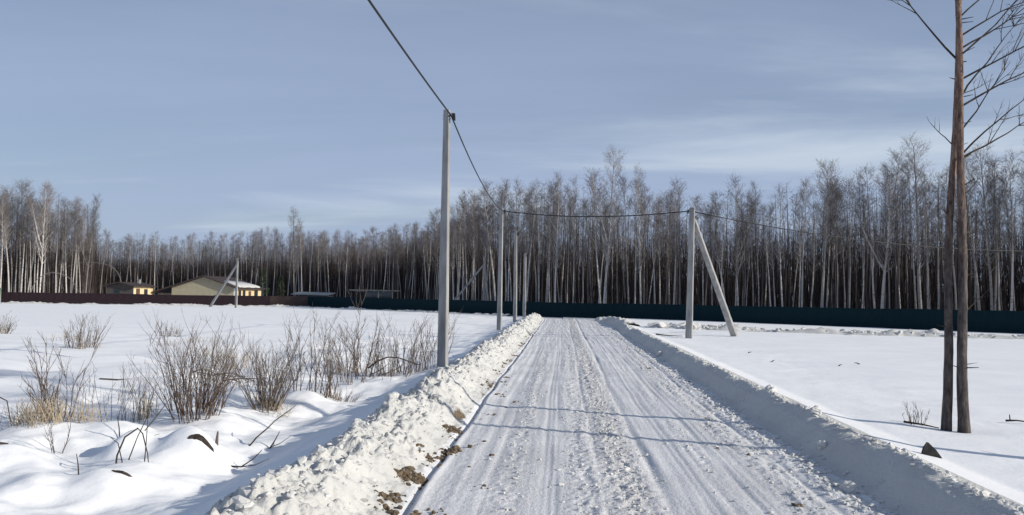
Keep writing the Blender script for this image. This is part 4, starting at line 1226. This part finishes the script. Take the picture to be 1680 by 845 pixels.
dead('dead_branch', [(-5.35, 12.7, .0), (-5.2, 12.75, .05), (-5.02, 12.8, .14), (-4.9, 12.85, .26)], .016, 'forked black twig lying right of the snow mound', [[(-5.2, 12.75, .05), (-4.95, 12.7, .05), (-4.72, 12.7, .06)]])
dead('dead_branch', [(-6.2, 25.2, .3), (-5.9, 25.1, .55), (-5.55, 25, .62), (-5.2, 25, .58), (-4.9, 25, .45), (-4.6, 25, .3), (-4.45, 24.9, .3)], .03, 'long dark fallen bough arching through the shrub row', [[(-6.1, 25.2, .1), (-5.8, 25.1, .25), (-5.5, 25, .42)], [(-5.7, 25.0, .12), (-5.3, 24.9, .2), (-4.95, 24.9, .4)]])
dead('dead_branch', [(-11.5, 13.2, .1), (-10.6, 13.0, .12), (-9.9, 12.95, .1), (-9.3, 12.9, .03)], .045, 'thick grey fallen log at the left edge of the foreground')
dead('dead_branch', [(-10.8, 13.8, .7), (-10.3, 13.7, .45), (-10.0, 13.5, .2), (-9.8, 13.3, 0)], .028, 'dark slanting branch above the fallen log', [[(-10.7, 13.8, .6), (-10.3, 13.9, .68), (-10.0, 13.8, .5), (-9.75, 13.6, .1)]])
dead('dead_branch', [(-13.5, 22.5, -.03), (-13.25, 22.5, .0), (-12.95, 22.5, .015), (-12.6, 22.6, -.03)], .04, 'dark half buried log in the left field')
for i, (x, y) in enumerate(((-10.9, 24.0), (-10.2, 24.2), (-9.6, 23.6))):
    rg = random.Random(60 + i); a = rg.uniform(-.4, .4)
    dead('dead_branch', [(x - .7, y, .02), (x - .35, y + a * .4, .14), (x, y + a, .2), (x + .35, y + a, .13), (x + .7, y, .02)], .022,
         ('left', 'middle', 'right')[i] + ' one of three tangled brushwood boughs behind the willow', [[(x - .4, y, .1), (x - .1, y + .2, .05), (x + .4, y + .1, .16)], [(x, y, .15), (x + .2, y - .2, .24), (x + .5, y - .1, .05)]])
dead('dead_branch', [(6.35, 15.3, .04), (6.6, 15.1, .05), (6.85, 15.0, .03)], .022, 'short dark stick lying at the foot of the small shrub')
dead('dead_branch', [(8.5, 15.9, .05), (8.7, 15.9, .06), (9.1, 15.8, .03)], .022, 'dark stick with a stub at the right edge of the view', [[(8.58, 15.9, .04), (8.57, 15.9, .15), (8.57, 15.9, .17)]])
dead('dead_branch', [(5.4, 46.5, .03), (6.0, 45.4, .05), (6.6, 44.4, .12)], .04, 'long dark stick beside the foot of the braced right pole')
for i, (x, y, l, a, lab) in enumerate(((7.6, 33.2, .16, .2, 'dark chip of bark farthest left on the smooth right field'), (7.6, 29.5, .3, 1.0, 'short dark twig on the right field beyond the bank'), (9.6, 28.4, .12, .3, 'tiny dark scrap in the middle of the right field'),
                                       (10.6, 29.2, .18, 2.6, 'thin pale chip right of the tiny scrap'), (9.5, 19.8, .16, .5, 'small dark chip on the snow left of the pines'))):
    dead('bark_chip', [(x, y, .02), (x + l * .5 * math.cos(a), y + l * .5 * math.sin(a), .05), (x + l * math.cos(a), y + l * math.sin(a), .06)], .022, lab)
def earth(x, y, rx, ry, label, seed):
    m = MB(); rg = random.Random(seed); n, k = 9, 12
    zc_ = gz(x, y)
    for i in range(n + 1):
        for j in range(k):
            a = 2 * math.pi * j / k; r = i / n
            rr = r * (1 + .3 * math.sin(a * 2 + seed) + .15 * rg.uniform(-1, 1))
            px, py = rx * rr * math.cos(a), ry * rr * math.sin(a)
            m.v.append(Vector((px, py, gz(x + px, y + py) - zc_ + .022 * (1 - r) + rg.uniform(-.008, .012) - .03 * (r > .95))))
    for i in range(n):
        for j in range(k):
            j2 = (j + 1) % k; m.f.append((i * k + j, (i + 1) * k + j, (i + 1) * k + j2, i * k + j2))
    o = m.obj('earth_patch', M_DEAD, None, False); o.location = (x, y, zc_); o.rotation_euler.z = 0
    return tag(o, label, 'earth', 'bare earth showing through the snow')
earth(-5.8, 12.58, .2, .075, 'dark bare earth opening on the side of the snow mound', 1)
earth(-6.28, 11.1, .15, .08, 'small dark earth hole below the snow mound', 2)
# cut stub on the mound
dead('dead_stub', [(-5.85, 13.25, -.05), (-5.84, 13.25, .12), (-5.83, 13.25, .24)], .035, 'short pale wooden stub standing behind the snow mound', mat=M_SHRUB2)
